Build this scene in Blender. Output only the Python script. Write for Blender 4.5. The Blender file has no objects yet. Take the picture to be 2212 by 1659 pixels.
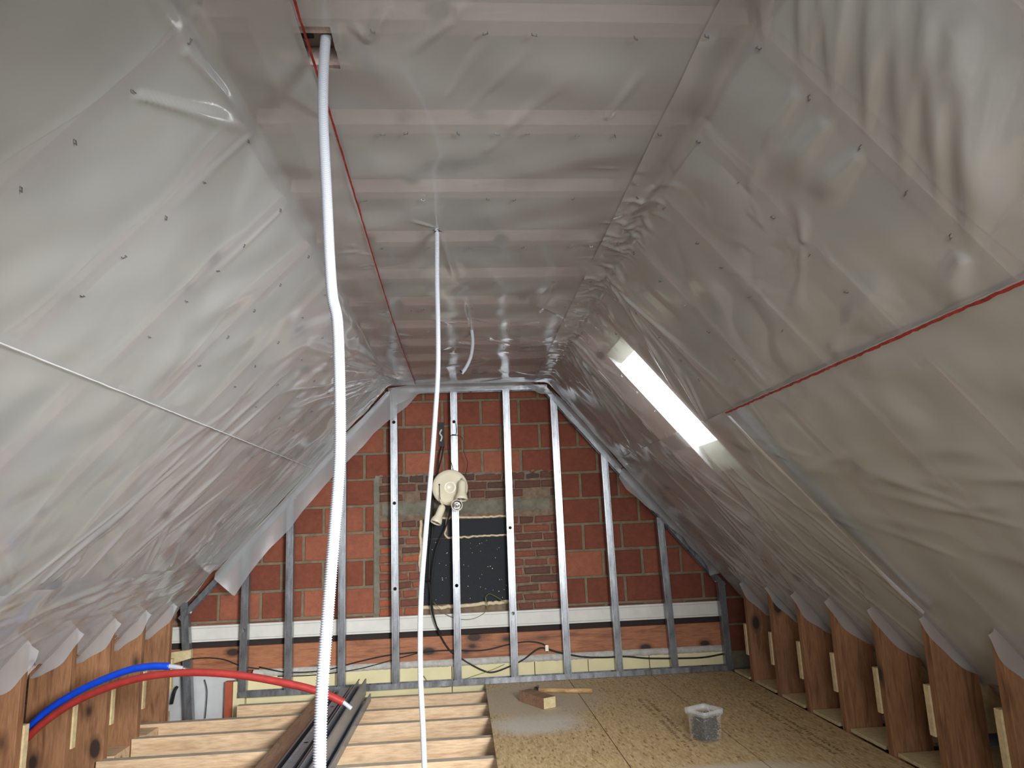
import bpy, bmesh, math, random
import numpy as np
from mathutils import Vector, Matrix

# ------------------------------------------------------------------ camera
C = bpy.context.scene
col = C.collection
CAMZ = 1.057
CAM = np.array([0, 0, CAMZ])
MR = np.array([[0.9969, -0.0683, -0.0389], [0.0246, -0.1990, 0.9797], [0.0747, 0.9776, 0.1967]])
for _i in range(3): MR[_i] /= np.linalg.norm(MR[_i])
MR[1] -= MR[2] * (MR[1] @ MR[2]); MR[1] /= np.linalg.norm(MR[1]); MR[0] = np.cross(MR[1], -MR[2])
F_PX = 1534.0
cd = bpy.data.cameras.new('camera'); cam = bpy.data.objects.new('camera', cd); col.objects.link(cam)
cd.sensor_width = 36; cd.lens = F_PX / 2212 * 36; cd.clip_start = 0.02
cam.matrix_world = Matrix(((MR[0][0], MR[1][0], -MR[2][0], 0), (MR[0][1], MR[1][1], -MR[2][1], 0), (MR[0][2], MR[1][2], -MR[2][2], CAMZ), (0, 0, 0, 1)))
C.camera = cam
C.view_settings.view_transform = 'Standard'; C.view_settings.look = 'None'; C.view_settings.gamma = 1
C.view_settings.use_curve_mapping = False
C.view_settings.exposure = 0.0
C.cycles.max_bounces = 8; C.cycles.use_adaptive_sampling = True; C.cycles.adaptive_threshold = 0.02

# ------------------------------------------------------------------ world and lights
w = bpy.data.worlds.new('world'); C.world = w; w.use_nodes = True
w.node_tree.nodes['Background'].inputs[0].default_value = (0.88, 0.94, 1.0, 1); w.node_tree.nodes['Background'].inputs[1].default_value = 1.9
def area(name, loc, target, sx, sy, power, colr, spread=180):
    l = bpy.data.lights.new(name, 'AREA'); l.spread = math.radians(spread); l.shape = 'RECTANGLE'; l.size = sx; l.size_y = sy; l.energy = power; l.color = colr
    o = bpy.data.objects.new(name, l); col.objects.link(o); o.location = loc
    d = Vector(target) - Vector(loc); o.rotation_euler = d.to_track_quat('-Z', 'Y').to_euler(); return o
area('fill_light_rear', (-0.5, -2.15, 1.2), (0.5, 1.8, 1.1), 1.6, 1.3, 52, (0.94, 0.97, 1.0), 150)  # soft fill added behind the camera to lift the right slope
area('window_light_side', (1.10, 0.10, 1.42), (-1.35, 4.8, 0.2), 0.9, 0.75, 80, (0.96, 0.985, 1.0), 74)

# ------------------------------------------------------------------ room numbers
FLOOR = 0.0
HZ = 1.047 + CAMZ                       # ceiling height
TR = [-1.9, -1.5, -1.1, -0.68, -0.28, 0.12, 0.52, 0.92, 1.32, 1.715, 2.10, 2.50, 2.895, 3.265, 3.655, 4.03, 4.405, 4.80]   # front face of each truss
TW = 0.045
XLf, XRf = -0.52, 0.66                  # folds between flat ceiling and slopes
dL = np.array([-1.48, 0, -1.607]); dL /= np.linalg.norm(dL)
dR = np.array([1.195, 0, -1.442]); dR /= np.linalg.norm(dR)
nL = np.array([-dL[2], 0, dL[0]]); nL = nL if nL[0] > 0 else -nL      # inward normals
nR = np.array([dR[2], 0, -dR[0]]); nR = nR if nR[0] < 0 else -nR
nC = np.array([0, 0, -1.0])
SP = 5.2                                # stud plane
GW = 5.32                               # gable wall face
YB = -2.2                               # rear wall
def L(v, y, off=0): return np.array([XLf, 0, HZ]) + dL * v + nL * off + np.array([0, y, 0])
def Rr(v, y, off=0): return np.array([XRf, 0, HZ]) + dR * v + nR * off + np.array([0, y, 0])
def ray(x, y): return (x - 1106) * MR[0] - (y - 829.5) * MR[1] + F_PX * MR[2]
def onY(x, y, Y): d = ray(x, y); return CAM + d * (Y / d[1])
def onZ(x, y, Z): d = ray(x, y); return CAM + d * ((Z - CAMZ) / d[2])
def onL(x, y):
    d = ray(x, y); p0 = np.array([XLf, 0, HZ]); t = (nL @ (p0 - CAM)) / (nL @ d); P = CAM + d * t
    return np.array([P[1], (P - p0) @ dL])       # (Y, distance down the slope)
def onR(x, y):
    d = ray(x, y); p0 = np.array([XRf, 0, HZ]); t = (nR @ (p0 - CAM)) / (nR @ d); P = CAM + d * t
    return np.array([P[1], (P - p0) @ dR])
def onC(x, y): P = onZ(x, y, HZ); return np.array([P[1], P[0]])

# ------------------------------------------------------------------ node helpers
def newmat(name):
    m = bpy.data.materials.new(name); m.use_nodes = True
    nt = m.node_tree; b = nt.nodes['Principled BSDF']; return m, nt, b
def srgb(r, g, b):
    f = lambda c: (c / 255 / 12.92) if c / 255 <= 0.04045 else ((c / 255 + 0.055) / 1.055) ** 2.4
    return (f(r), f(g), f(b), 1)
def N(nt, t, **kw):
    n = nt.nodes.new(t)
    for k, v in kw.items():
        if k in n.inputs: n.inputs[k].default_value = v
        else: setattr(n, k, v)
    return n
def coords(nt, scale=(1, 1, 1), rot=(0, 0, 0), obj=True):
    tc = N(nt, 'ShaderNodeTexCoord'); mp = N(nt, 'ShaderNodeMapping')
    mp.inputs['Scale'].default_value = scale; mp.inputs['Rotation'].default_value = rot
    nt.links.new(tc.outputs['Object'], mp.inputs['Vector']); return mp.outputs['Vector']
def noise(nt, vec, scale, detail=4, rough=0.5, dist=0):
    n = N(nt, 'ShaderNodeTexNoise'); n.inputs['Scale'].default_value = scale; n.inputs['Detail'].default_value = detail
    n.inputs['Roughness'].default_value = rough; n.inputs['Distortion'].default_value = dist
    nt.links.new(vec, n.inputs['Vector']); return n.outputs['Fac']
def ramp(nt, fac, stops):
    r = N(nt, 'ShaderNodeValToRGB'); e = r.color_ramp.elements
    while len(e) > 1: e.remove(e[0])
    e[0].position = stops[0][0]; e[0].color = stops[0][1]
    for p, c in stops[1:]:
        x = e.new(p); x.color = c
    nt.links.new(fac, r.inputs['Fac']); return r.outputs['Color']
def mixc(nt, fac, a, b, mode='MIX'):
    m = N(nt, 'ShaderNodeMix', data_type='RGBA', blend_type=mode)
    for i, s in ((6, a), (7, b)):
        if hasattr(s, 'node'): nt.links.new(s, m.inputs[i])
        else: m.inputs[i].default_value = s
    if hasattr(fac, 'node'): nt.links.new(fac, m.inputs[0])
    else: m.inputs[0].default_value = fac
    return m.outputs[2]
def bump(nt, b, h, strength=0.3, dist=0.01):
    n = N(nt, 'ShaderNodeBump'); n.inputs['Strength'].default_value = strength; n.inputs['Distance'].default_value = dist
    nt.links.new(h, n.inputs['Height']); nt.links.new(n.outputs['Normal'], b.inputs['Normal'])
def plain(name, c, rough=0.6, metal=0.0, var=0.12, vs=12, bs=0.1):
    m, nt, b = newmat(name); v = coords(nt); f = noise(nt, v, vs, 5, 0.6)
    hi = tuple(min(1, x * (1 + var)) for x in c[:3]) + (1,); lo = tuple(x * (1 - var) for x in c[:3]) + (1,)
    nt.links.new(ramp(nt, f, [(0.3, lo), (0.7, hi)]), b.inputs['Base Color'])
    b.inputs['Roughness'].default_value = rough; b.inputs['Metallic'].default_value = metal
    if bs: bump(nt, b, f, bs, 0.004)
    return m
def wood(name, light, dark, axis='Z', rough=0.65, knots=True, knotc=(0.03, 0.012, 0.006, 1), kr=1.0):
    m, nt, b = newmat(name)
    s = {'X': (0.12, 1, 1), 'Y': (1, 0.12, 1), 'Z': (1, 1, 0.12)}[axis]
    oi = N(nt, 'ShaderNodeObjectInfo'); tc = N(nt, 'ShaderNodeTexCoord')
    add = N(nt, 'ShaderNodeVectorMath', operation='MULTIPLY_ADD')
    cx = N(nt, 'ShaderNodeCombineXYZ')
    mul = N(nt, 'ShaderNodeMath', operation='MULTIPLY'); mul.inputs[1].default_value = 37.0; nt.links.new(oi.outputs['Random'], mul.inputs[0])
    for i in range(3): nt.links.new(mul.outputs[0], cx.inputs[i])
    add.inputs[1].default_value = (1, 1, 1); nt.links.new(tc.outputs['Object'], add.inputs[0]); nt.links.new(cx.outputs[0], add.inputs[2])
    mp = N(nt, 'ShaderNodeMapping'); mp.inputs['Scale'].default_value = s; nt.links.new(add.outputs[0], mp.inputs['Vector'])
    v = mp.outputs['Vector']
    f1 = noise(nt, v, 22, 3, 0.55, 1.2); f2 = noise(nt, v, 120, 4, 0.6); f3 = noise(nt, add.outputs[0], 3.0, 3, 0.5)
    c = ramp(nt, f1, [(0.3, dark), (0.52, light), (0.75, tuple(x * 0.86 for x in light[:3]) + (1,))])
    c = mixc(nt, 0.35, c, ramp(nt, f2, [(0.35, (0.35, 0.3, 0.27, 1)), (0.6, (1, 1, 1, 1))]), 'MULTIPLY')
    c = mixc(nt, 0.5, c, ramp(nt, f3, [(0.35, (0.62, 0.6, 0.6, 1)), (0.65, (1.0, 1.0, 1.0, 1))]), 'MULTIPLY')
    if knots:
        mp2 = N(nt, 'ShaderNodeMapping'); mp2.inputs['Scale'].default_value = {'X': (0.55, 1, 1), 'Y': (1, 0.55, 1), 'Z': (1, 1, 0.55)}[axis]
        nt.links.new(add.outputs[0], mp2.inputs['Vector'])
        vo = N(nt, 'ShaderNodeTexVoronoi'); vo.inputs['Scale'].default_value = 6.0; nt.links.new(mp2.outputs['Vector'], vo.inputs['Vector'])
        k = ramp(nt, vo.outputs['Distance'], [(0.13 * kr, (1, 1, 1, 1)), (0.17 * kr, (0.45, 0.45, 0.45, 1)), (0.26 * kr, (0, 0, 0, 1))])
        c = mixc(nt, k, c, knotc)
    nt.links.new(c, b.inputs['Base Color']); b.inputs['Roughness'].default_value = rough
    bump(nt, b, f2, 0.15, 0.002)
    return m

# ------------------------------------------------------------------ materials
def membrane_mat(name, base=(0.56, 0.567, 0.572, 1), op=0.64, rough=0.17):
    m, nt, b = newmat(name)
    out = nt.nodes['Material Output']
    tr = N(nt, 'ShaderNodeBsdfTransparent'); tr.inputs[0].default_value = (0.97, 0.96, 0.95, 1)
    mx = N(nt, 'ShaderNodeMixShader'); mx.inputs[0].default_value = op
    nt.links.new(tr.outputs[0], mx.inputs[1]); nt.links.new(b.outputs[0], mx.inputs[2]); nt.links.new(mx.outputs[0], out.inputs[0])
    v = coords(nt); f = noise(nt, v, 2.2, 3, 0.5)
    lo = tuple(x * 0.94 for x in base[:3]) + (1,)
    nt.links.new(ramp(nt, f, [(0.35, lo), (0.65, base)]), b.inputs['Base Color'])
    b.inputs['Roughness'].default_value = rough; b.inputs['IOR'].default_value = 1.5
    b.inputs['Specular IOR Level'].default_value = 1.0; b.inputs['Coat Weight'].default_value = 0.6; b.inputs['Coat Roughness'].default_value = 0.1
    g = noise(nt, v, 26, 5, 0.65); bump(nt, b, g, 0.10, 0.004)
    return m
M_MEM = membrane_mat('membrane')
M_FLAP = membrane_mat('membrane_loose_edge', op=0.46, rough=0.3)
M_RED = plain('red_edge_print', srgb(150, 40, 38), 0.5, 0, 0.5, 60)
M_EDGE = plain('white_sheet_edge', srgb(226, 228, 230), 0.4, 0, 0.05)
M_RAFT = wood('rafter_wood', srgb(200, 180, 171), srgb(184, 162, 153), 'Y')
M_POST = wood('stained_post_wood', srgb(158, 112, 76), srgb(118, 78, 50), 'Z')
M_BEAM = wood('beam_wood', srgb(172, 112, 76), srgb(132, 76, 46), 'X')
M_JOIST = wood('pale_pine', srgb(226, 194, 156), srgb(206, 168, 128), 'X', knotc=srgb(110, 66, 44), kr=0.6)
M_CUT = plain('fresh_cut_wood', srgb(198, 178, 136), 0.7, 0, 0.18, 40)
M_PLANK = wood('brown_plank', srgb(158, 124, 98), srgb(132, 98, 74), 'Y', knots=False)
M_GAPSHADE = plain('painted_gap_shade', srgb(44, 36, 34), 0.9)
M_PLAST = plain('white_conduit_plastic', srgb(160, 162, 168), 0.35, 0, 0.02, 4, 0)
M_CREAM = plain('cream_enamel', srgb(232, 222, 196), 0.25, 0, 0.03, 4, 0)
M_BLACK = plain('black_cable', srgb(20, 19, 18), 0.6, 0, 0.1)
M_GYWIRE = plain('green_yellow_wire', srgb(110, 108, 52), 0.5, 0, 0.2)
M_RPIPE = plain('red_pipe_sleeve', srgb(146, 46, 42), 0.38, 0, 0.15, 30)
M_BPIPE = plain('blue_pipe_sleeve', srgb(8, 58, 176), 0.35, 0, 0.12, 30)
M_PANEL = plain('black_panel', srgb(26, 29, 34), 0.8, 0, 0.25, 90, 0.4)
M_FOAM = plain('sealing_foam', srgb(208, 190, 158), 0.8, 0, 0.15, 30, 0.5)
M_CONC = plain('grey_cement', srgb(116, 112, 98), 0.9, 0, 0.3, 14, 0.6)
M_DUST = plain('grey_dust', srgb(172, 158, 138), 0.9, 0, 0.15, 20)
M_MORT = plain('mortar', srgb(118, 106, 86), 0.95, 0, 0.22, 18, 0.5)
M_OLDM = plain('old_mortar', srgb(118, 100, 82), 0.95, 0, 0.35, 25, 0.6)
M_LEDGE = plain('rough_plaster', srgb(176, 172, 164), 0.9, 0, 0.22, 30, 0.8)
M_PIR = plain('yellow_board', srgb(214, 202, 158), 0.7, 0, 0.07, 6)
M_TRUNK = plain('white_board', srgb(206, 204, 196), 0.55, 0, 0.08, 8)
M_PLASTER = plain('white_plaster', srgb(190, 190, 190), 0.85, 0, 0.14, 5, 0.4)
M_UNDER = plain('grey_underlay', srgb(96, 92, 98), 0.6, 0, 0.12, 3)
M_SEAL = plain('ceiling_backing', srgb(148, 143, 142), 0.8, 0, 0.06, 1.5)
M_WOOL = plain('pale_wool', srgb(188, 189, 174), 0.95, 0, 0.26, 4.0, 0.6)
M_WOOL2 = plain('light_wool', srgb(225, 222, 206), 0.95, 0, 0.35, 9, 1.0)
M_STEELD = plain('dark_steel', srgb(70, 72, 76), 0.35, 0.9, 0.3, 30)
M_CHROME = plain('bulb_reflector', srgb(220, 220, 225), 0.15, 1.0, 0.02)
M_HANDLE = wood('hammer_handle_wood', srgb(206, 170, 118), srgb(170, 128, 80), 'X', knots=False)
M_ORANGE = plain('red_brown_board', srgb(160, 78, 52), 0.8)

def steel_mat():
    m, nt, b = newmat('galvanised_steel'); v = coords(nt, (1, 1, 0.25)); f = noise(nt, v, 22, 5, 0.65); g = noise(nt, coords(nt), 90, 3, 0.6)
    c = ramp(nt, f, [(0.3, srgb(118, 121, 125)), (0.7, srgb(172, 175, 180))]); c = mixc(nt, 0.25, c, ramp(nt, g, [(0.4, (0.6, 0.6, 0.6, 1)), (0.6, (1, 1, 1, 1))]), 'MULTIPLY')
    nt.links.new(c, b.inputs['Base Color']); b.inputs['Metallic'].default_value = 0.75
    nt.links.new(ramp(nt, f, [(0.3, (0.26,) * 3 + (1,)), (0.7, (0.36,) * 3 + (1,))]), b.inputs['Roughness']); return m
M_STEEL = steel_mat()
M_STEELB = plain('dull_profile_steel', srgb(132, 136, 142), 0.38, 0.45, 0.15, 25, 0)
def brick_mat(name, cols, rough=0.85, bs=0.3, vs=30):
    m, nt, b = newmat(name); at = N(nt, 'ShaderNodeAttribute'); at.attribute_name = 'tone'
    c = ramp(nt, at.outputs['Fac'], cols); f = noise(nt, coords(nt), vs, 6, 0.65); g = noise(nt, coords(nt), 6, 3, 0.5)
    c = mixc(nt, 0.5, c, ramp(nt, f, [(0.3, (0.55, 0.52, 0.5, 1)), (0.65, (1.1, 1.08, 1.05, 1))]), 'MULTIPLY')
    c = mixc(nt, 0.4, c, ramp(nt, g, [(0.35, (0.65, 0.65, 0.65, 1)), (0.65, (1, 1, 1, 1))]), 'MULTIPLY')
    nt.links.new(c, b.inputs['Base Color']); b.inputs['Roughness'].default_value = rough; bump(nt, b, f, bs, 0.006); return m
M_BLOCK = brick_mat('red_block', [(0, srgb(114, 58, 41)), (0.7, srgb(132, 70, 49)), (1, srgb(156, 92, 68))])
M_OLD = brick_mat('old_brick', [(0, srgb(84, 66, 58)), (0.4, srgb(118, 72, 58)), (0.75, srgb(150, 88, 66)), (1, srgb(172, 92, 58))], 0.9, 0.8, 45)

def osb_mat():
    m, nt, b = newmat('osb'); tc = N(nt, 'ShaderNodeTexCoord')
    def flakes(rot, sc):
        mp = N(nt, 'ShaderNodeMapping'); mp.inputs['Rotation'].default_value = (0, 0, rot); mp.inputs['Scale'].default_value = (1, 0.28, 1)
        nt.links.new(tc.outputs['Object'], mp.inputs['Vector'])
        vo = N(nt, 'ShaderNodeTexVoronoi'); vo.inputs['Scale'].default_value = sc; nt.links.new(mp.outputs[0], vo.inputs['Vector']); return vo.outputs['Color']
    bw = []
    for rot, sc in ((0.5, 130), (1.9, 110), (2.6, 120), (1.2, 85)):
        r = N(nt, 'ShaderNodeSeparateColor'); nt.links.new(flakes(rot, sc), r.inputs[0]); bw.append(r.outputs[0])
    c = ramp(nt, bw[0], [(0.0, srgb(172, 142, 100)), (0.5, srgb(192, 164, 120)), (1, srgb(208, 182, 138))])
    c2 = ramp(nt, bw[1], [(0.0, srgb(160, 130, 90)), (0.5, srgb(190, 162, 118)), (1, srgb(212, 188, 146))])
    c = mixc(nt, 0.5, c, c2)
    k = ramp(nt, bw[2], [(0.05, (0.48, 0.42, 0.34, 1)), (0.10, (1, 1, 1, 1))]); c = mixc(nt, 0.8, c, k, 'MULTIPLY')
    k = ramp(nt, bw[3], [(0.90, (1, 1, 1, 1)), (0.96, (1.12, 1.1, 1.06, 1))]); c = mixc(nt, 0.8, c, k, 'MULTIPLY')
    # plaster dust: two pale patches with their own outline (world = object coordinates here)
    sx = N(nt, 'ShaderNodeSeparateXYZ'); nt.links.new(tc.outputs['Object'], sx.inputs[0])
    nd = noise(nt, tc.outputs['Object'], 5, 8, 0.7)
    def patch(x0, y0, rx, ry, soft):
        def ax(o, c0, r):
            a = N(nt, 'ShaderNodeMath', operation='SUBTRACT'); nt.links.new(o, a.inputs[0]); a.inputs[1].default_value = c0
            d = N(nt, 'ShaderNodeMath', operation='DIVIDE'); nt.links.new(a.outputs[0], d.inputs[0]); d.inputs[1].default_value = r
            p = N(nt, 'ShaderNodeMath', operation='MULTIPLY'); nt.links.new(d.outputs[0], p.inputs[0]); nt.links.new(d.outputs[0], p.inputs[1]); return p.outputs[0]
        s = N(nt, 'ShaderNodeMath', operation='ADD'); nt.links.new(ax(sx.outputs[0], x0, rx), s.inputs[0]); nt.links.new(ax(sx.outputs[1], y0, ry), s.inputs[1])
        q = N(nt, 'ShaderNodeMath', operation='ADD'); nt.links.new(s.outputs[0], q.inputs[0])
        t = N(nt, 'ShaderNodeMath', operation='MULTIPLY'); nt.links.new(nd, t.inputs[0]); t.inputs[1].default_value = soft; nt.links.new(t.outputs[0], q.inputs[1])
        mr = N(nt, 'ShaderNodeMapRange'); mr.inputs['From Min'].default_value = 0.35 + soft * 0.45; mr.inputs['From Max'].default_value = 1.15 + soft * 0.5; mr.inputs['To Min'].default_value = 0.8; mr.inputs['To Max'].default_value = 0.0
        nt.links.new(q.outputs[0], mr.inputs['Value']); return mr.outputs[0]
    dust = srgb(206, 200, 190)
    c = mixc(nt, patch(0.38, 4.14, 0.30, 0.24, 1.5), c, dust)
    c = mixc(nt, patch(0.42, 4.7, 0.5, 0.5, 1.0), c, srgb(186, 172, 152))
    c = mixc(nt, patch(1.1, 3.2, 0.5, 0.13, 1.3), c, srgb(200, 190, 172))
    nt.links.new(c, b.inputs['Base Color']); b.inputs['Roughness'].default_value = 0.6; bump(nt, b, bw[1], 0.1, 0.002); return m
M_OSB = osb_mat()
M_STAMP = plain('ink_stamp', srgb(112, 92, 66), 0.7, 0, 0.4, 120, 0)
M_STAMPL = plain('stamp_light', srgb(206, 176, 128), 0.7)
def glow_mat():
    m, nt, b = newmat('window_daylight'); e = N(nt, 'ShaderNodeEmission'); e.inputs[0].default_value = (0.93, 0.97, 1, 1); e.inputs[1].default_value = 15
    nt.links.new(e.outputs[0], nt.nodes['Material Output'].inputs[0]); return m
M_SKY = glow_mat()
def bucket_mat(name, op):
    m, nt, b = newmat(name); b.inputs['Base Color'].default_value = (0.75, 0.75, 0.75, 1); b.inputs['Roughness'].default_value = 0.3
    tr = N(nt, 'ShaderNodeBsdfTransparent'); mx = N(nt, 'ShaderNodeMixShader'); mx.inputs[0].default_value = op
    nt.links.new(tr.outputs[0], mx.inputs[1]); nt.links.new(b.outputs[0], mx.inputs[2]); nt.links.new(mx.outputs[0], nt.nodes['Material Output'].inputs[0]); return m
M_BUCKET = bucket_mat('clear_tub_plastic', 0.10); M_RIM = bucket_mat('cloudy_rim_plastic', 0.28)

# ------------------------------------------------------------------ object helpers
def mesh_obj(name, verts, faces, mat, parent=None, smooth=False, loc=None):
    me = bpy.data.meshes.new(name); me.from_pydata([tuple(map(float, v)) for v in verts], [], [tuple(f) for f in faces]); me.update()
    if mat: me.materials.append(mat)
    if smooth: me.polygons.foreach_set('use_smooth', [True] * len(me.polygons))
    o = bpy.data.objects.new(name, me); col.objects.link(o)
    if parent: o.parent = parent
    if loc is not None: o.location = loc
    return o
def bm_obj(name, bm, mat, parent=None, smooth=False, loc=None):
    bmesh.ops.recalc_face_normals(bm, faces=bm.faces[:])
    me = bpy.data.meshes.new(name); bm.to_mesh(me); bm.free()
    if mat: me.materials.append(mat)
    if smooth: me.polygons.foreach_set('use_smooth', [True] * len(me.polygons))
    o = bpy.data.objects.new(name, me); col.objects.link(o)
    if parent: o.parent = parent
    if loc is not None: o.location = loc
    return o
def tag(o, label, cat, group=None, kind=None):
    if label: o['label'] = label
    if cat: o['category'] = cat
    if group: o['group'] = group
    if kind: o['kind'] = kind
    return o
def struct(o): o['kind'] = 'structure'; return o
def thing(name, label, cat, loc=(0, 0, 0), group=None):
    o = bpy.data.objects.new(name, None); col.objects.link(o); o.location = loc; o.empty_display_size = 0.05
    return tag(o, label, cat, group)
def box_bm(x0, x1, y0, y1, z0, z1, bev=0.0, bm=None):
    bm2 = bmesh.new(); bmesh.ops.create_cube(bm2, size=1)
    for v in bm2.verts: v.co = Vector(((x0 + x1) / 2 + v.co.x * (x1 - x0), (y0 + y1) / 2 + v.co.y * (y1 - y0), (z0 + z1) / 2 + v.co.z * (z1 - z0)))
    if bev: bmesh.ops.bevel(bm2, geom=bm2.edges[:], offset=bev, segments=2, affect='EDGES', profile=0.7)
    if bm is None: return bm2
    tmp = bpy.data.meshes.new('t'); bm2.to_mesh(tmp); bm2.free(); bm.from_mesh(tmp); bpy.data.meshes.remove(tmp); return bm
def prism_y(poly, y0, y1, bev=0.0):
    """extrude an XZ polygon along Y"""
    bm = bmesh.new(); a = [bm.verts.new((p[0], y0, p[1])) for p in poly]; b = [bm.verts.new((p[0], y1, p[1])) for p in poly]
    bm.faces.new(a); bm.faces.new(b[::-1]); n = len(poly)
    for i in range(n): bm.faces.new((a[i], b[i], b[(i + 1) % n], a[(i + 1) % n]))
    bmesh.ops.recalc_face_normals(bm, faces=bm.faces[:])
    if bev: bmesh.ops.bevel(bm, geom=bm.edges[:], offset=bev, segments=1, affect='EDGES')
    return bm
def prism_x(poly, x0, x1):
    bm = bmesh.new(); a = [bm.verts.new((x0, p[0], p[1])) for p in poly]; b = [bm.verts.new((x1, p[0], p[1])) for p in poly]
    bm.faces.new(a); bm.faces.new(b[::-1]); n = len(poly)
    for i in range(n): bm.faces.new((a[i], b[i], b[(i + 1) % n], a[(i + 1) % n]))
    bmesh.ops.recalc_face_normals(bm, faces=bm.faces[:]); return bm
def catmull(pts, n=12):
    P = [np.array(p, float) for p in pts]; P = [2 * P[0] - P[1]] + P + [2 * P[-1] - P[-2]]; out = []
    for i in range(1, len(P) - 2):
        for k in range(n):
            t = k / n
            out.append(0.5 * ((2 * P[i]) + (-P[i - 1] + P[i + 1]) * t + (2 * P[i - 1] - 5 * P[i] + 4 * P[i + 1] - P[i + 2]) * t * t + (-P[i - 1] + 3 * P[i] - 3 * P[i + 1] + P[i + 2]) * t ** 3))
    out.append(P[-2]); return np.array(out)
def resample(path, step):
    d = np.r_[0, np.cumsum(np.linalg.norm(np.diff(path, axis=0), axis=1))]; n = max(2, int(d[-1] / step)); t = np.linspace(0, d[-1], n + 1)
    return np.stack([np.interp(t, d, path[:, i]) for i in range(3)], 1)
def tube(name, pts, r, mat, parent=None, seg=10, corr=0.0, pitch=0.0034, n=12, step=None, cap=True, wall=0):
    path = catmull(pts, n)
    if corr: path = resample(path, pitch / 4)
    elif step: path = resample(path, step)
    T = np.gradient(path, axis=0); T /= np.linalg.norm(T, axis=1)[:, None]
    up = np.array([0.13, 0.31, 0.94]); up = up if abs(T[0] @ up) < 0.9 else np.array([1.0, 0.1, 0.0])
    vs = []; a = np.linspace(0, 2 * math.pi, seg, endpoint=False); prof = (1.0, 1.0, 0.0, 0.0)
    u = np.cross(T[0], up); u /= np.linalg.norm(u)
    for i, p in enumerate(path):
        u = u - T[i] * (u @ T[i]); u /= np.linalg.norm(u); v = np.cross(T[i], u)
        rr = r - corr * (1 - prof[i % 4]) if corr else r
        for x in a: vs.append(p + rr * (math.cos(x) * u + math.sin(x) * v))
    fs = []
    m = len(path)
    for i in range(m - 1):
        for j in range(seg): fs.append((i * seg + j, i * seg + (j + 1) % seg, (i + 1) * seg + (j + 1) % seg, (i + 1) * seg + j))
    if cap: fs.append(tuple(range(seg))[::-1]); fs.append(tuple((m - 1) * seg + j for j in range(seg)))
    return mesh_obj(name, vs, fs, mat, parent, smooth=not corr)
def lathe(name, prof, mat, parent=None, seg=32, origin=(0, 0, 0), axis=(0, 0, 1)):
    """prof: list of (radius, height) along axis"""
    q = Vector(axis).to_track_quat('Z', 'Y'); vs = []; fs = []
    for r, h in prof:
        for j in range(seg):
            a = 2 * math.pi * j / seg; p = q @ Vector((max(r, 1e-5) * math.cos(a), max(r, 1e-5) * math.sin(a), h)) + Vector(origin); vs.append(p)
    for i in range(len(prof) - 1):
        for j in range(seg): fs.append((i * seg + j, i * seg + (j + 1) % seg, (i + 1) * seg + (j + 1) % seg, (i + 1) * seg + j))
    return mesh_obj(name, vs, fs, mat, parent, smooth=True)
ORD = ['first', 'second', 'third', 'fourth', 'fifth', 'sixth', 'seventh', 'eighth', 'ninth', 'tenth', 'eleventh', 'twelfth', 'thirteenth', 'fourteenth', 'fifteenth', 'sixteenth', 'seventeenth', 'eighteenth', 'nineteenth', 'twentieth']

# ------------------------------------------------------------------ shell: floor, walls, roof deck
VB = 3.2                                # roof length down each slope
struct(bm_obj('floor', box_bm(-3.2, 3.2, YB, GW + 0.2, -0.34, -0.26), M_PLASTER))
struct(bm_obj('wall_gable', box_bm(-3.0, 3.0, GW + 0.007, GW + 0.25, -0.26, 2.6), M_MORT))
def backwall():
    bm = bmesh.new()
    for a in ((-3.0, -0.5, -0.26, 2.4), (1.25, 3.0, -0.26, 2.4), (-0.5, 1.25, -0.26, 0.45), (-0.5, 1.25, 1.85, 2.4)): box_bm(a[0], a[1], YB - 0.2, YB, a[2], a[3], bm=bm)
    return bm
struct(bm_obj('wall_rear', backwall(), M_PLASTER))
def deck_bm(P, v0, v1, y0, y1, o0, o1):
    bm = bmesh.new(); vs = [bm.verts.new(P(v, y, o)) for v, y, o in ((v0, y0, o0), (v1, y0, o0), (v1, y1, o0), (v0, y1, o0), (v0, y0, o1), (v1, y0, o1), (v1, y1, o1), (v0, y1, o1))]
    for f in ((0, 1, 2, 3), (4, 5, 6, 7), (0, 1, 5, 4), (1, 2, 6, 5), (2, 3, 7, 6), (3, 0, 4, 7)): bm.faces.new([vs[i] for i in f])
    return bm
DK = -0.19
WY0, WY1, WV0, WV1 = 3.313, 3.712, 0.27, 0.90       # roof window bay
struct(bm_obj('trim_roof_left', deck_bm(L, -0.3, VB, YB, GW + 0.1, DK, DK - 0.03), M_UNDER))
def right_deck():
    bm = bmesh.new()
    for a in ((-0.3, VB, YB, WY0), (-0.3, VB, WY1, GW + 0.1), (-0.3, WV0, WY0, WY1), (WV1, VB, WY0, WY1)):
        t = deck_bm(Rr, *a, DK, DK - 0.03); me = bpy.data.meshes.new('t'); t.to_mesh(me); t.free(); bm.from_mesh(me); bpy.data.meshes.remove(me)
    return bm
struct(bm_obj('trim_roof_right', right_deck(), M_UNDER))
struct(bm_obj('ceiling', box_bm(-0.75, 0.9, YB, GW + 0.1, HZ + 0.05, HZ + 0.07), M_SEAL))
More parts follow.
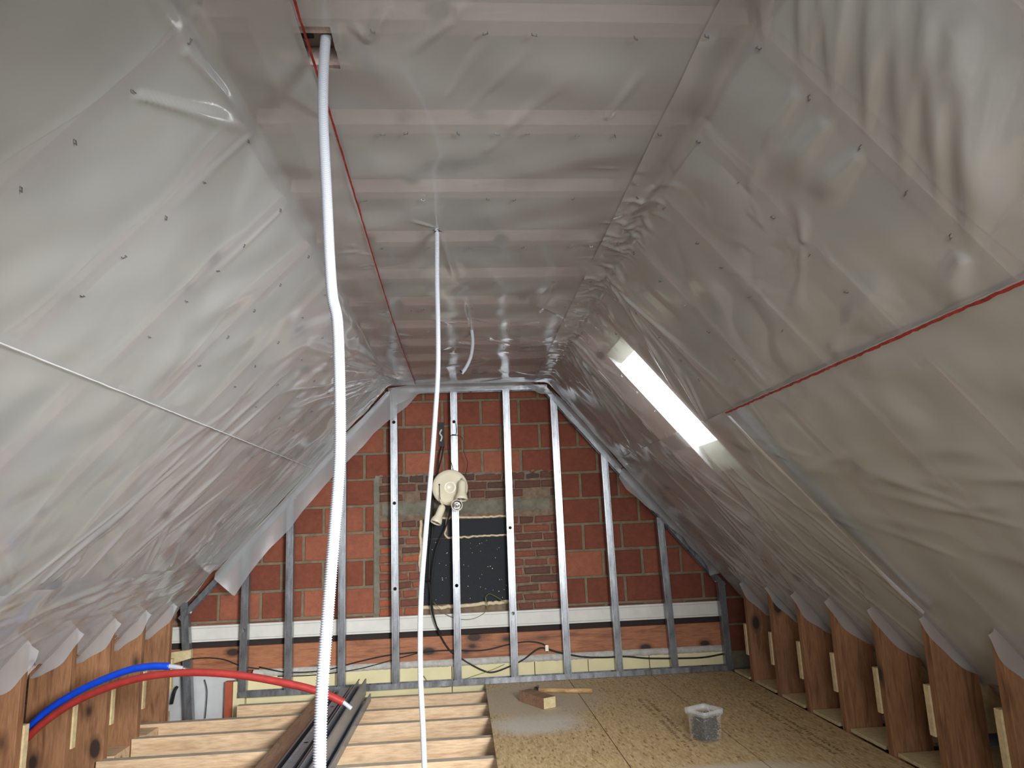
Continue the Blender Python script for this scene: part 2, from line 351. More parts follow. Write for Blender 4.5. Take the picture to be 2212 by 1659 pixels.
# hole above the ceiling opening is a plain dark plenum seen beside the conduit
# roof window in the right slope
def deck_side(ya):
    bm = bmesh.new(); vs = [bm.verts.new(Rr(v, ya + e, o)) for e in (0, 0.006) for v, o in ((WV0 - 0.05, -0.012), (WV1 + 0.15, -0.012), (WV1, -0.046), (WV0 + 0.03, -0.046))]
    for f in ((0, 1, 2, 3), (4, 5, 6, 7), (0, 1, 5, 4), (1, 2, 6, 5), (2, 3, 7, 6), (3, 0, 4, 7)): bm.faces.new([vs[i] for i in f])
    return bm
win = struct(bpy.data.objects.new('window_1', None)); col.objects.link(win)
bm_obj('pane', deck_bm(Rr, WV0 + 0.03, WV1 - 0.0, WY0 + 0.012, WY1 - 0.012, -0.042, -0.046), M_SKY, win)
def quadbox(pts, t=0.006):
    bm = bmesh.new(); a = [bm.verts.new(Rr(v, y, o)) for v, y, o in pts]; b = [bm.verts.new(Rr(v, y, o - t)) for v, y, o in pts]
    bm.faces.new(a); bm.faces.new(b[::-1])
    for i in range(4): bm.faces.new((a[i], b[i], b[(i + 1) % 4], a[(i + 1) % 4]))
    return bm
for va, vb in ((WV0 - 0.06, WV0 + 0.03), (WV1 + 0.16, WV1)):
    bm_obj('window_glow_reveal', quadbox([(va, WY0 + 0.004, -0.012), (va, WY1 - 0.004, -0.012), (vb, WY1 - 0.004, -0.043), (vb, WY0 + 0.004, -0.043)]), M_WOOL, win)  # added wool reveals, sloped to catch the glow of the pane
for ya in (WY0 + 0.003, WY1 - 0.009):
    bm_obj('window_glow_reveal', deck_side(ya), M_EDGE, win)  # added white side linings that keep the bay edges bright

# ------------------------------------------------------------------ trusses
GR = 'hidden roof rafters seen faintly through the plastic sheet'
def stick(name, P, v0, v1, y, o0, o1, mat): return bm_obj(name, deck_bm(P, v0, v1, y, y + TW, o0, o1), mat)
KW = min(range(len(TR)), key=lambda i: abs(TR[i] - 3.265)); KC = KW + 1      # roof window bay and the cut rafter beside it
for k, y in enumerate(TR):
    n = len(TR) - 1 - k
    where = '%s one from the brick gable' % ORD[n]
    o = stick('rafter', L, 0.01, 2.6, y, -0.004, -0.18, M_RAFT); tag(o, 'wooden rafter under the left slope sheet, ' + where, 'rafter', 'left rafters behind the sheet')
    o = stick('rafter', Rr, 1.07 if k == KC else 0.01, 2.6, y, -0.004, -0.18, M_RAFT); tag(o, 'wooden rafter under the right slope sheet, ' + where, 'rafter', 'right rafters behind the sheet')
    o = bm_obj('ceiling_joist', box_bm(XLf + 0.012, XRf - 0.012, y, y + TW, HZ + 0.004, HZ + 0.048), M_RAFT)
    tag(o, 'wooden ceiling batten behind the flat sheet, ' + where, 'ceiling batten', 'ceiling battens behind the sheet')

# ------------------------------------------------------------------ insulation between rafters
rs = random.Random(4)
def wool_pad(name, P, v0, v1, y0, y1, off, mat, amp, seed, thick=0.12, ru=0.03):
    rng = np.random.default_rng(seed); nu = max(3, int((y1 - y0) / ru)); nv = max(3, int((v1 - v0) / ru))
    U, V = np.meshgrid(np.linspace(y0, y1, nu), np.linspace(v0, v1, nv), indexing='ij'); h = np.zeros_like(U)
    for _ in range(14):
        a, b, c = rng.normal(0, 9), rng.normal(0, 9), rng.uniform(0, 6.28); h += np.sin(U * a + V * b + c)
    h = off + amp * h / 4; h = np.minimum(h, -0.004)
    vs = [P(V[i, j], U[i, j], h[i, j]) for i in range(nu) for j in range(nv)] + [P(V[i, j], U[i, j], -0.175) for i in range(nu) for j in range(nv)]
    fs = []; q = nu * nv
    for i in range(nu - 1):
        for j in range(nv - 1):
            a = i * nv + j; fs.append((a, a + nv, a + nv + 1, a + 1)); fs.append((q + a, q + a + 1, q + a + nv + 1, q + a + nv))
    for i in range(nu - 1):
        for j in (0, nv - 1): a = i * nv + j; fs.append((a, a + nv, q + a + nv, q + a))
    for j in range(nv - 1):
        for i in (0, nu - 1): a = i * nv + j; fs.append((a, a + 1, q + a + 1, q + a))
    return mesh_obj(name, vs, fs, mat, None, True)
for k in range(5, len(TR)):
    y0 = TR[k] + TW + 0.002; y1 = (TR[k + 1] if k + 1 < len(TR) else GW - 0.03) - 0.002; n = len(TR) - 1 - k
    where = '%s bay from the brick gable' % ORD[n]
    if y1 < 3 or y0 > 4.2:
        o = wool_pad('insulation_batt', L, 0.02, 2.3, y0, y1, -0.022, M_WOOL, 0.016, k)
        tag(o, 'pale yellowish insulation behind the left sheet, ' + where, 'insulation', 'left slope insulation')
    if k == KW:
        o = wool_pad('insulation_batt', Rr, 0.02, WV0 - 0.065, y0, y1, -0.03, M_WOOL, 0.01, k + 50); tag(o, 'pale insulation in the right slope just above the glowing roof window', 'insulation', 'right slope insulation')
        o = wool_pad('insulation_batt', Rr, WV1 + 0.165, 2.3, y0, y1, -0.03, M_WOOL, 0.01, k + 60); tag(o, 'pale insulation in the right slope just below the glowing roof window', 'insulation', 'right slope insulation')
    elif k < KW:
        o = wool_pad('insulation_batt', Rr, 0.02, 2.3, y0, y1, -0.02, M_WOOL, 0.018, k + 30)
        tag(o, 'pale insulation behind the right sheet, ' + where, 'insulation', 'right slope insulation')

# ------------------------------------------------------------------ membrane sheets
def profile(kind, s):
    """s -> (point xz, inward normal). left: s<0 on ceiling from fold, s>0 down slope."""
    d, n, x0 = (dL, nL, XLf) if kind == 'L' else (dR, nR, XRf)
    sg = -1 if kind == 'L' else 1; rad = 0.035
    t = np.clip((s + rad) / (2 * rad), 0, 1)[..., None]
    flat = np.stack([x0 + sg * s, 0 * s, HZ + 0 * s], -1); slope = np.stack([x0 + d[0] * s, 0 * s, HZ + d[2] * s], -1)
    p = np.where(s[..., None] < 0, flat, slope)
    # rounded corner: quadratic bezier
    a = np.array([x0 - sg * rad, 0, HZ]); b = np.array([x0, 0, HZ]); c = np.array([x0 + d[0] * rad, 0, HZ + d[2] * rad])
    q = (1 - t) ** 2 * a + 2 * t * (1 - t) * b + t * t * c
    p = np.where((np.abs(s) < rad)[..., None], q, p); nn = (1 - t) * nC + t * n; nn = nn / np.linalg.norm(nn, axis=-1, keepdims=True)
    return p, nn
AMP = 0.42
def ridge(U, V, h, a, b, wd, amp, fan=0.6, e0=0.12, side=0.0):
    ax, ay = a; dx, dy = b[0] - ax, b[1] - ay; ln = math.hypot(dx, dy) + 1e-9; dx /= ln; dy /= ln
    t = ((U - ax) * dx + (V - ay) * dy) / ln; d = (U - ax) * (-dy) + (V - ay) * dx
    env = np.clip(t / e0, 0, 1) * np.clip((1 - t) / 0.5, 0, 1); env = env * env * (3 - 2 * env)
    ww = wd * (1 - fan + fan * np.clip(t, 0, 1) * 2)
    h += AMP * amp * env * np.exp(-(d / ww) ** 2)
def sheet(name, kind, s0, s1, y0, y1, off, ridges, mat, res=0.008, sag=0.006, seed=1, crumple=(), wob=0.0, yfine=1.0, sfun=None):
    ys = np.r_[np.arange(y0, yfine, 0.05), np.arange(max(y0, yfine), y1, res), [y1]]; n = int((s1 - s0) / res) + 1; ss = np.linspace(s0, s1, n)
    U, V = np.meshgrid(ys, ss, indexing='ij'); h = np.zeros_like(U); rng = np.random.default_rng(seed)
    tr = np.array(TR + [5.2]); idx = np.clip(np.searchsorted(tr, U) - 1, 0, len(tr) - 2); ph = np.clip((U - tr[idx]) / (tr[idx + 1] - tr[idx]), 0, 1)
    m = np.sin(math.pi * ph) ** 2; big = np.zeros_like(U)
    for _ in range(6): big += np.sin(U * rng.normal(0, 3.0) + V * rng.normal(0, 3.0) + rng.uniform(0, 6.28))
    h += 0.4 * m * sag * (0.5 + 0.4 * big)
    for _ in range(30):
        f = rng.uniform(8, 30); an = rng.uniform(0, math.pi); h += 0.00045 * np.sin(f * (U * math.cos(an) + V * math.sin(an)) + rng.uniform(0, 6.28)) * (0.3 + m)
    for r in ridges: ridge(U, V, h, *r)
    for (cu, cv, ru, rv, amp, cnt) in crumple:
        for _ in range(cnt):
            a = (cu + rng.normal(0, ru), cv + rng.normal(0, rv)); an = rng.uniform(0, 2 * math.pi); l = rng.uniform(0.05, 0.16)
            ridge(U, V, h, a, (a[0] + l * math.cos(an), a[1] + l * math.sin(an)), rng.uniform(0.008, 0.018), amp * rng.uniform(0.3, 1) * rng.choice([1, 1, -0.5]), 0.5, 0.3)
    h = np.maximum(h, -0.003)
    S = V.copy()
    if wob:
        e = wob * (np.sin(U * 7 + seed) + 0.6 * np.sin(U * 17 + 2) + 0.3 * np.sin(U * 41)); S = V + e * np.clip((V - s0) / (s1 - s0), 0, 1) ** 4
    p, nn = profile(kind, S); P = p + nn * (off + h)[..., None]; P[..., 1] = U
    nu, nv = U.shape; vs = P.reshape(-1, 3); I = np.arange(nu * nv).reshape(nu, nv)
    q = np.stack([I[:-1, :-1], I[1:, :-1], I[1:, 1:], I[:-1, 1:]], -1).reshape(-1, 4)
    if sfun is not None:
        cen = vs[q].mean(1); keep = sfun(cen); q = q[keep]
    me = bpy.data.meshes.new(name); me.vertices.add(len(vs)); me.vertices.foreach_set('co', vs.ravel()); me.loops.add(q.size); me.polygons.add(len(q))
    me.loops.foreach_set('vertex_index', q.ravel().astype(np.int32)); me.polygons.foreach_set('loop_start', np.arange(0, q.size, 4, dtype=np.int32)); me.polygons.foreach_set('loop_total', np.full(len(q), 4, dtype=np.int32))
    me.update(calc_edges=True); me.validate(); me.polygons.foreach_set('use_smooth', [True] * len(me.polygons)); me.materials.append(mat)
    o = bpy.data.objects.new(name, me); col.objects.link(o); return o
def rl(p, q, wd, amp, fan=0.6, e0=0.12): return (onL(*p), onL(*q), wd, amp, fan, e0)
def rr_(p, q, wd, amp, fan=0.6, e0=0.12): return (onR(*p), onR(*q), wd, amp, fan, e0)
def rc(p, q, wd, amp, kind='L', fan=0.6, e0=0.12):
    a, b = onC(*p), onC(*q); f = (lambda c: (c[0], XLf - c[1])) if kind == 'L' else (lambda c: (c[0], c[1] - XRf))
    return (f(a), f(b), wd, amp, fan, e0)
rg = random.Random(11)
# left slope wrinkles (traced on the slope plane)
left_r = [rl((278, 197), (560, 285), 0.012, 0.016, 0.4, 0.05), rl((285, 200), (545, 258), 0.009, 0.010, 0.4, 0.05), rl((390, 93), (530, 262), 0.010, 0.014, 0.4, 0.05), rl((384, 100), (520, 225), 0.010, 0.011, 0.4, 0.05),
          rl((320, -20), (385, 75), 0.014, 0.008), rl((410, -10), (500, 150), 0.03, 0.008), rl((655, 140), (500, 60), 0.03, 0.006), rl((550, 275), (330, 480), 0.02, 0.006), rl((618, 438), (380, 660), 0.018, 0.006)]
for i in range(26):      # fan of folds running into the gable corner
    a0 = rg.uniform(0, 1); x, y = 860 - 20 * a0, 790 + 40 * a0; an = math.radians(rg.uniform(150, 235)); l = rg.uniform(90, 330)
    q = (max(60, x + l * math.cos(an)), y - l * math.sin(an)); left_r.append(rl((x, y), q, rg.uniform(0.012, 0.028), rg.uniform(0.006, 0.018), 0.5, 0.2))
for i in range(22):      # long folds down the slope near the gable
    u = rg.uniform(3.0, 5.0); v = rg.uniform(0.3, 1.2); l = rg.uniform(0.35, 0.9); left_r.append(((u, v), (u - rg.uniform(-0.05, 0.35), v + l), rg.uniform(0.012, 0.03), rg.uniform(0.005, 0.014), 0.5, 0.3))
for i in range(16):      # folds ending at the posts
    u = rg.uniform(2.6, 4.9); v = 1.62; left_r.append(((u, v), (u - rg.uniform(-0.15, 0.4), v - rg.uniform(0.15, 0.5)), rg.uniform(0.01, 0.022), rg.uniform(0.006, 0.014), 0.7, 0.05))
GL = 5.12
o = sheet('vapour_barrier', 'L', -0.205, 0.79, -1.0, GL, 0.008, left_r, M_MEM, seed=3, sag=0.007, crumple=((4.9, 0.1, 0.25, 0.2, 0.01, 40), (2.6, -0.16, 0.1, 0.03, 0.005, 6), (3.4, -0.18, 0.5, 0.04, 0.005, 20)))
tag(o, 'translucent plastic sheet over the upper left slope, red printed edge on the ceiling', 'plastic sheet', 'vapour barrier sheets')
sheetA = o
o = sheet('vapour_barrier', 'L', 0.77, 1.70, -1.0, GL, 0.004, left_r, M_MEM, seed=5, sag=0.007, wob=0.004)
tag(o, 'translucent plastic sheet over the middle of the left slope, below the thin seam', 'plastic sheet', 'vapour barrier sheets')
low_r = []
for i in range(34):
    u = rg.uniform(2.3, 5.0); v = rg.uniform(1.62, 1.95); l = rg.uniform(0.3, 0.9); low_r.append(((u, v), (u - l, v + rg.uniform(-0.02, 0.28)), rg.uniform(0.012, 0.026), rg.uniform(0.005, 0.015), 0.4, 0.3))
o = sheet('vapour_barrier', 'L', 1.64, 2.14, -1.0, 5.0, 0.012, low_r, M_MEM, seed=6, sag=0.012, wob=0.03)
tag(o, 'creased plastic strip along the foot of the left slope, above the posts', 'plastic sheet', 'vapour barrier sheets')
# flat ceiling
HX0, HX1, HY0, HY1 = -0.335, -0.252, 1.335, 1.47      # opening where the thick conduit comes out
ceil_r = [rc((1000, 250), (1180, 60), 0.012, 0.006, 'R'), rc((960, 215), (1080, 40), 0.012, 0.007, 'R'), rc((1303, 260), (1400, 130), 0.010, 0.012, 'R'), rc((1080, 285), (1260, 130), 0.02, 0.008, 'R'), rc((1040, 330), (1200, 190), 0.02, 0.006, 'R'),
          rc((720, 110), (737, 42), 0.010, 0.010, 'R'), rc((795, 88), (757, 40), 0.008, 0.010, 'R'), rc((795, 88), (850, -10), 0.010, 0.010, 'R'), rc((985, 38), (850, 130), 0.012, 0.007, 'R'), rc((985, 38), (1005, -10), 0.010, 0.007, 'R'), rc((945, 490), (880, 470), 0.008, 0.008, 'R'), rc((945, 490), (990, 620), 0.012, 0.008, 'R'), rc((945, 490), (940, 430), 0.012, 0.006, 'R'),
          rc((1018, 712), (1010, 620), 0.012, 0.008, 'R'), rc((1160, 680), (1210, 590), 0.012, 0.008, 'R')]
for i in range(34):
    y = rg.uniform(3.3, 5.0); x = rg.uniform(-0.9, 0.0); ceil_r.append(((y, x), (y + rg.uniform(-0.3, 0.3), x + rg.uniform(-0.25, 0.35)), rg.uniform(0.010, 0.022), rg.uniform(0.003, 0.010), 0.5, 0.3))
def nohole(c): return ~((c[:, 0] > HX0) & (c[:, 0] < HX1) & (c[:, 1] > HY0) & (c[:, 1] < HY1 - (c[:, 0] - HX0) * 0.0))
o = sheet('vapour_barrier', 'R', -0.42 - XRf, 0.58 - XRf + 0.01, -1.0, GL, 0.004, ceil_r, M_MEM, seed=8, sag=0.005, sfun=nohole, crumple=((3.4, -0.06, 0.6, 0.03, 0.008, 40),))
tag(o, 'translucent plastic sheet on the flat ceiling between the two slopes', 'plastic sheet', 'vapour barrier sheets')
# right slope
rt = [rr_((1560, 0), (1470, 260), 0.035, 0.012), rr_((1655, 108), (1650, -200), 0.018, 0.018, 0.5, 0.4), rr_((1735, 178), (1770, -300), 0.020, 0.027, 0.5, 0.4), rr_((1740, 170), (1860, -300), 0.014, 0.019, 0.5, 0.4),
      rr_((1800, 246), (1880, -320), 0.020, 0.029, 0.5, 0.4), rr_((1800, 230), (1800, -200), 0.014, 0.018, 0.5, 0.4), rr_((1872, 318), (1930, -300), 0.020, 0.029, 0.5, 0.4), rr_((1868, 318), (1985, -200), 0.016, 0.021, 0.5, 0.4),
      rr_((1952, 408), (1975, -300), 0.022, 0.026, 0.5, 0.4), rr_((1955, 405), (2060, -250), 0.018, 0.021, 0.5, 0.4), rr_((2032, 480), (2030, -350), 0.023, 0.034, 0.5, 0.4), rr_((2035, 470), (2110, -300), 0.020, 0.024, 0.5, 0.4),
      rr_((2090, 540), (2110, -300), 0.025, 0.036, 0.5, 0.4), rr_((2092, 540), (2200, -100), 0.027, 0.034, 0.5, 0.4), rr_((2095, 545), (2260, 100), 0.027, 0.024, 0.5, 0.4),
      rr_((2090, 540), (2040, 660), 0.03, 0.02), rr_((1735, 180), (1640, 330), 0.025, 0.02), rr_((1800, 250), (1700, 380), 0.025, 0.022), rr_((1870, 320), (1760, 430), 0.025, 0.022), rr_((1740, 525), (1735, 420), 0.02, 0.018), rr_((1740, 525), (1720, 690), 0.02, 0.012), rr_((1620, 410), (1660, 300), 0.02, 0.012),
      rr_((1790, 770), (2000, 500), 0.05, 0.02)]
for i in range(16):
    x = 1312 + rg.uniform(0, 60); y = 600 + (x - 1312) * 1.0; an = math.radians(rg.uniform(-62, -40)); l = rg.uniform(120, 380); rt.append(rr_((x, y), (x + l * math.cos(an), y - l * math.sin(an)), rg.uniform(0.010, 0.02), rg.uniform(0.006, 0.014), 0.6, 0.08))
for i in range(24):
    x = 1235 + rg.uniform(-15, 25); y = 700 + rg.uniform(0, 90); an = math.radians(rg.uniform(-62, -38)); l = rg.uniform(90, 260); rt.append(rr_((x, y), (x + l * math.cos(an), y - l * math.sin(an)), rg.uniform(0.010, 0.022), rg.uniform(0.006, 0.018), 0.5, 0.1))
rt += [rr_((1530, 918), (1450, 770), 0.014, 0.02), rr_((1533, 915), (1475, 790), 0.010, 0.014), rr_((1400, 395), (1330, 500), 0.018, 0.018), rr_((1420, 375), (1385, 430), 0.016, 0.016)]
cr = ((2.2, -0.03, 0.22, 0.04, 0.014, 34), (2.75, -0.02, 0.25, 0.04, 0.016, 44), (3.4, -0.02, 0.4, 0.05, 0.012, 60), (4.6, 0.0, 0.5, 0.10, 0.014, 60), (4.3, 0.78, 0.5, 0.05, 0.014, 40), (1.9, 0.35, 0.15, 0.15, 0.006, 20))
o = sheet('vapour_barrier', 'R', 0.55 - XRf, 0.865, -1.0, GL, 0.0085, rt, M_MEM, seed=9, sag=0.012, crumple=cr)
tag(o, 'loosely folded translucent plastic sheet over the upper right slope and roof window', 'plastic sheet', 'vapour barrier sheets')
rb = []
for i in range(30):
    u = rg.uniform(3.0, 5.0); v = rg.uniform(0.8, 1.6); l = rg.uniform(0.3, 0.9); rb.append(((u, v), (u + rg.uniform(-0.45, 0.1), v + l), rg.uniform(0.010, 0.024), rg.uniform(0.005, 0.016), 0.5, 0.15))
for i in range(18):
    u = rg.uniform(1.5, 3.4); v = rg.uniform(0.9, 1.7); l = rg.uniform(0.4, 0.9); rb.append(((u, v), (u + l, v - rg.uniform(-0.1, 0.35)), rg.uniform(0.02, 0.04), rg.uniform(0.006, 0.016), 0.5, 0.3))
for y in TR[12:]:
    for j in range(3): rb.append(((y + 0.02, 1.9), (y + rg.uniform(-0.25, 0.25), 1.9 - rg.uniform(0.15, 0.4)), 0.012, 0.008, 0.7, 0.05))
o = sheet('vapour_barrier', 'R', 0.765, 2.27, -1.0, GL, 0.014, rb, M_MEM, seed=10, sag=0.010, wob=0.03, crumple=((4.4, 1.7, 0.5, 0.15, 0.008, 40),))
tag(o, 'translucent plastic sheet over the lower right slope, red printed line along its top', 'plastic sheet', 'vapour barrier sheets')
sheetD = o
def strip(name, P, a, b, wd, off, mat, parent, n=80, jit=0.001, seed=1):
    """thin printed edge along a sheet, running in Y at v=a(y)"""
    r = random.Random(seed); vs = []; fs = []
    for i in range(n + 1):
        y = a + (b - a) * i / n; j = r.uniform(-jit, jit); vs += [P(j, y, off), P(wd * r.uniform(0.75, 1.1) + j, y, off)]
    for i in range(n): fs.append((2 * i, 2 * i + 1, 2 * i + 3, 2 * i + 2))
    return mesh_obj(name, vs, fs, mat, parent)
def PC(v, y, off): return np.array([-0.315 + v + 0.008 * math.sin(y * 1.3), y, HZ - off])
strip('red_edge', PC, 0.5, 5.05, 0.006, 0.016, M_RED, sheetA, 160, 0.0006)
strip('red_edge', lambda v, y, off: Rr(0.762 + v, y, off), 0.5, 2.9, 0.009, 0.034, M_RED, sheetD, 160, 0.001)
strip('seam_lip', lambda v, y, off: L(0.785 + v, y, off), 0.5, 5.05, 0.004, 0.018, M_EDGE, sheetA, 160, 0.0004)

# loose white strip peeled down the right slope
vs = []; fs = []; n = 60
pa, pm, pb = onR(1588, 888), onR(1750, 1045), onR(2008, 1310)
for i in range(n + 1):
    t = i / n; v = pa[1] + (pb[1] - pa[1]) * t; y = pa[0] + (pb[0] - pa[0]) * t + 0.035 * math.sin(math.pi * t)
    wd = (0.045 + 0.045 * math.sin(math.pi * min(1, t * 1.15))) ; vs += [Rr(v, y, 0.030), Rr(v - 0.012, y - wd * 0.55, 0.05 + 0.008 * math.sin(9 * t)), Rr(v - 0.02, y - wd, 0.058)]
for i in range(n):
    for j in (0, 1): a = i * 3 + j; fs.append((a, a + 1, a + 4, a + 3))
o = mesh_obj('loose_sheet_edge', vs, fs, M_EDGE, None, True); tag(o, 'narrow white edge of plastic curling down the right slope to a post', 'plastic strip')

# staples
me = bpy.data.meshes.new('staple'); bm = bmesh.new(); box_bm(-0.006, 0.006, -0.0009, 0.0009, 0.001, 0.0028, bm=bm); box_bm(-0.006, -0.0045, -0.0009, 0.0009, -0.004, 0.0028, bm=bm); box_bm(0.0045, 0.006, -0.0009, 0.0009, -0.004, 0.0028, bm=bm)
bm.to_mesh(me); bm.free(); me.materials.append(M_STEEL)
def staple(P, nrm, lab, grp):
    o = bpy.data.objects.new('staple', me); col.objects.link(o); o.location = P
    q = Vector(nrm).to_track_quat('Z', 'Y'); o.rotation_euler = (q @ Matrix.Rotation(rg.uniform(-1.2, 1.2), 3, 'Z').to_quaternion()).to_euler(); tag(o, lab, 'staple', grp)
for k, y in enumerate(TR):
    if y < 1.2 or y > 4.1: continue
    yc = y + TW / 2
    row = ORD[len(TR) - 1 - k]; cnt = 9 if k == 9 else 6; xs_ = []
    for i in range(cnt):
        x = -0.36 + (i + rg.uniform(0.1, 0.9)) * (0.98 / cnt)
        if not (-0.35 < x < -0.24 and y < 1.6): xs_.append(x)
    for i, x in enumerate(xs_):
        staple((x, yc + rg.uniform(-0.008, 0.008), HZ - 0.0125), (0, 0, -1), 'small staple in the ceiling sheet, %s from left on the %s batten from the gable' % (ORD[i], row), 'staples in the ceiling sheet')
    for i in range(5):
        v = 0.05 + i * 0.14 + rg.uniform(-0.02, 0.02)
        staple(L(v, yc, 0.0125), nL, 'small staple in the left slope sheet, %s down the %s rafter from the gable' % (ORD[i], row), 'staples in the left slope sheet')
        staple(Rr(v, yc, 0.013), nR, 'small staple in the right slope sheet, %s down the %s rafter from the gable' % (ORD[i], row), 'staples in the right slope sheet')

# ------------------------------------------------------------------ gable: block wall
def wall_blocks():
    bm = bmesh.new(); lay = bm.faces.layers.float.new('tone'); return bm
def blocks(name, mat, cells, depth, bev, wob=0.0, seed=1):
    """cells: (x0,x1,z0,z1,tone)"""
    r = random.Random(seed); V = []; Fc = []; tones = []
    for x0, x1, z0, z1, t in cells:
        if x1 - x0 < 0.012: continue
        w = lambda: r.uniform(-wob, wob); dy = r.uniform(-1.5 * wob, 0.4 * wob); c = [(x0 + w(), z0 + w()), (x1 + w(), z0 + w()), (x1 + w(), z1 + w()), (x0 + w(), z1 + w())]; cx = (x0 + x1) / 2; cz = (z0 + z1) / 2; b = len(V)
        for x, z in c: V.append((x, GW + 0.035, z))
        for x, z in c: V.append((x, GW + bev + dy, z))
        for x, z in c: V.append((x + (bev if x < cx else -bev), GW + dy, z + (bev if z < cz else -bev)))
        fl = [(b + 8, b + 9, b + 10, b + 11)] + [(b + i, b + (i + 1) % 4, b + 4 + (i + 1) % 4, b + 4 + i) for i in range(4)] + [(b + 4 + i, b + 4 + (i + 1) % 4, b + 8 + (i + 1) % 4, b + 8 + i) for i in range(4)]
        Fc += fl; tones += [t] * len(fl)
    o = mesh_obj(name, V, Fc, mat); a = o.data.attributes.new('tone', 'FLOAT', 'FACE'); a.data.foreach_set('value', tones); return o
def subtract(x0, x1, hx0, hx1):
    if x1 <= hx0 or x0 >= hx1: return [(x0, x1)]
    return [s for s in ((x0, hx0), (hx1, x1)) if s[1] - s[0] > 0.015]
CHX0, CHX1, CHZ1 = -0.60, 0.70, 1.455
rb2 = random.Random(5); cells = []; zb = 1.627 - 0.1905 * 8; k = 0
while zb < 2.3:
    z1 = zb + 0.1905; off = (-0.27 if k % 2 == 0 else -0.42); x = off - 0.29 * 9
    while x < 2.8:
        segs = [(x + 0.010, x + 0.280)]
        if zb < CHZ1 - 0.05: segs = [s for a in segs for s in subtract(a[0], a[1], CHX0 - 0.045, CHX1 + 0.02)]
        for a, b in segs: cells.append((a, b, zb + 0.009, z1 - 0.009, rb2.random()))
        x += 0.29
    zb = z1; k += 1
bw = blocks('trim_1', M_BLOCK, cells, 0.03, 0.004, 0.0015, 2); bw.name = 'wall_gable_blocks'; struct(bw)
cells = []; z = 0.47; k = 0
while z < CHZ1 - 0.02:
    h = 0.055 if z < 1.1 else 0.06; x = CHX0 - rb2.uniform(0, 0.1)
    while x < CHX1 - 0.02:
        l = rb2.choice([0.19, 0.19, 0.1, 0.16]); a, b = max(x, CHX0), min(x + l, CHX1)
        ok = not (1.165 < z + h / 2 < 1.265) and not (1.265 <= z < 1.32 and rb2.random() < 0.12)
        dark = rb2.uniform(0, 0.35) if z > 1.2 else rb2.uniform(0.15, 0.9) * (0.75 if x > 0.2 else 1)
        if ok:
            for s in (subtract(a, b, -0.30, 0.36) if z < 1.15 else [(a, b)]): cells.append((s[0], s[1], z, z + h - 0.009, dark))
        x += l + 0.012
    z += h + 0.006; k += 1
chim = thing('chimney_breast', 'old narrow brickwork of a chimney breast set in the block wall', 'chimney')
for q, cs in enumerate(([c for c in cells if c[2] >= 1.15], [c for c in cells if c[2] < 1.15 and c[0] < 0], [c for c in cells if c[2] < 1.15 and c[0] >= 0])):
    blocks('brickwork', M_OLD, cs, 0.02, 0.006, 0.005, 3 + q).parent = chim
o = bm_obj('mortar', box_bm(CHX0 - 0.02, CHX1 + 0.01, GW + 0.006, GW + 0.032, 0.47, CHZ1), M_OLDM, chim)
def rough_slab(name, x0, x1, z0, z1, y, amp, mat, parent, seed=1, ex=0.006):
    r = np.random.default_rng(seed); nx = max(4, int((x1 - x0) / 0.02)); nz = max(3, int((z1 - z0) / 0.015)); vs = []
    for i in range(nx + 1):
        e0, e1 = r.normal(0, ex), r.normal(0, ex)
        for j in range(nz + 1):
            t = j / nz; vs.append((x0 + (x1 - x0) * i / nx, y + r.normal(0, amp) * (0 < j < nz) + (0.012 if j in (0, nz) else 0), z0 + e0 + (z1 + e1 - z0 - e0) * t))
    fs = [(i * (nz + 1) + j, (i + 1) * (nz + 1) + j, (i + 1) * (nz + 1) + j + 1, i * (nz + 1) + j + 1) for i in range(nx) for j in range(nz)]
    return mesh_obj(name, vs, fs, mat, parent, True)
rough_slab('lintel', CHX0 + 0.02, CHX1 - 0.05, 1.165, 1.262, GW - 0.004, 0.003, M_CONC, chim, 2)
rough_slab('render_edge', CHX0 - 0.04, CHX0 + 0.0, 0.47, CHZ1 + 0.01, GW - 0.002, 0.002, M_CONC, chim, 3)
rough_slab('render_top', CHX0 - 0.03, CHX1 + 0.02, CHZ1 - 0.025, CHZ1 + 0.02, GW - 0.002, 0.002, M_CONC, chim, 4)
# black panel closing the old fireplace
pn = thing('closing_panel', 'black speckled board closing the opening in the old brickwork, foam around it', 'panel', (0, 0, 0))
bm_obj('board', box_bm(-0.285, 0.345, GW - 0.004, GW + 0.03, 0.53, 0.99, 0.002), M_PANEL, pn)
bm_obj('board', box_bm(-0.285, -0.125, GW - 0.007, GW + 0.03, 0.993, 1.132, 0.002), M_PANEL, pn)
bm_obj('board', box_bm(-0.105, 0.345, GW - 0.010, GW + 0.03, 1.005, 1.125, 0.002), M_PANEL, pn)
def foam(pts, r0, seed):
    r = random.Random(seed); path = resample(catmull(pts, 8), 0.018)
    path = path + np.array([[r.gauss(0, 0.0025), r.gauss(0, 0.002), r.gauss(0, 0.003)] for _ in path]); return tube('foam_seam', path, r0, M_FOAM, pn, 7, n=2)
Yf = GW - 0.006
foam([(-0.17, Yf, 1.137), (-0.05, Yf, 1.137), (0.1, Yf, 1.135), (0.345, Yf, 1.135)], 0.0085, 1)
foam([(-0.115, Yf, 1.125), (-0.117, Yf, 1.06), (-0.113, Yf, 1.0), (0.02, Yf, 0.998), (0.2, Yf, 1.0), (0.345, Yf, 1.0)], 0.0075, 2)
foam([(-0.30, Yf, 1.13), (-0.305, Yf, 1.05), (-0.30, Yf, 0.93), (-0.31, Yf, 0.86), (-0.30, Yf, 0.72)], 0.012, 3)
foam([(-0.295, Yf, 0.515), (-0.1, Yf, 0.512), (0.1, Yf, 0.52), (0.36, Yf, 0.53)], 0.014, 4)
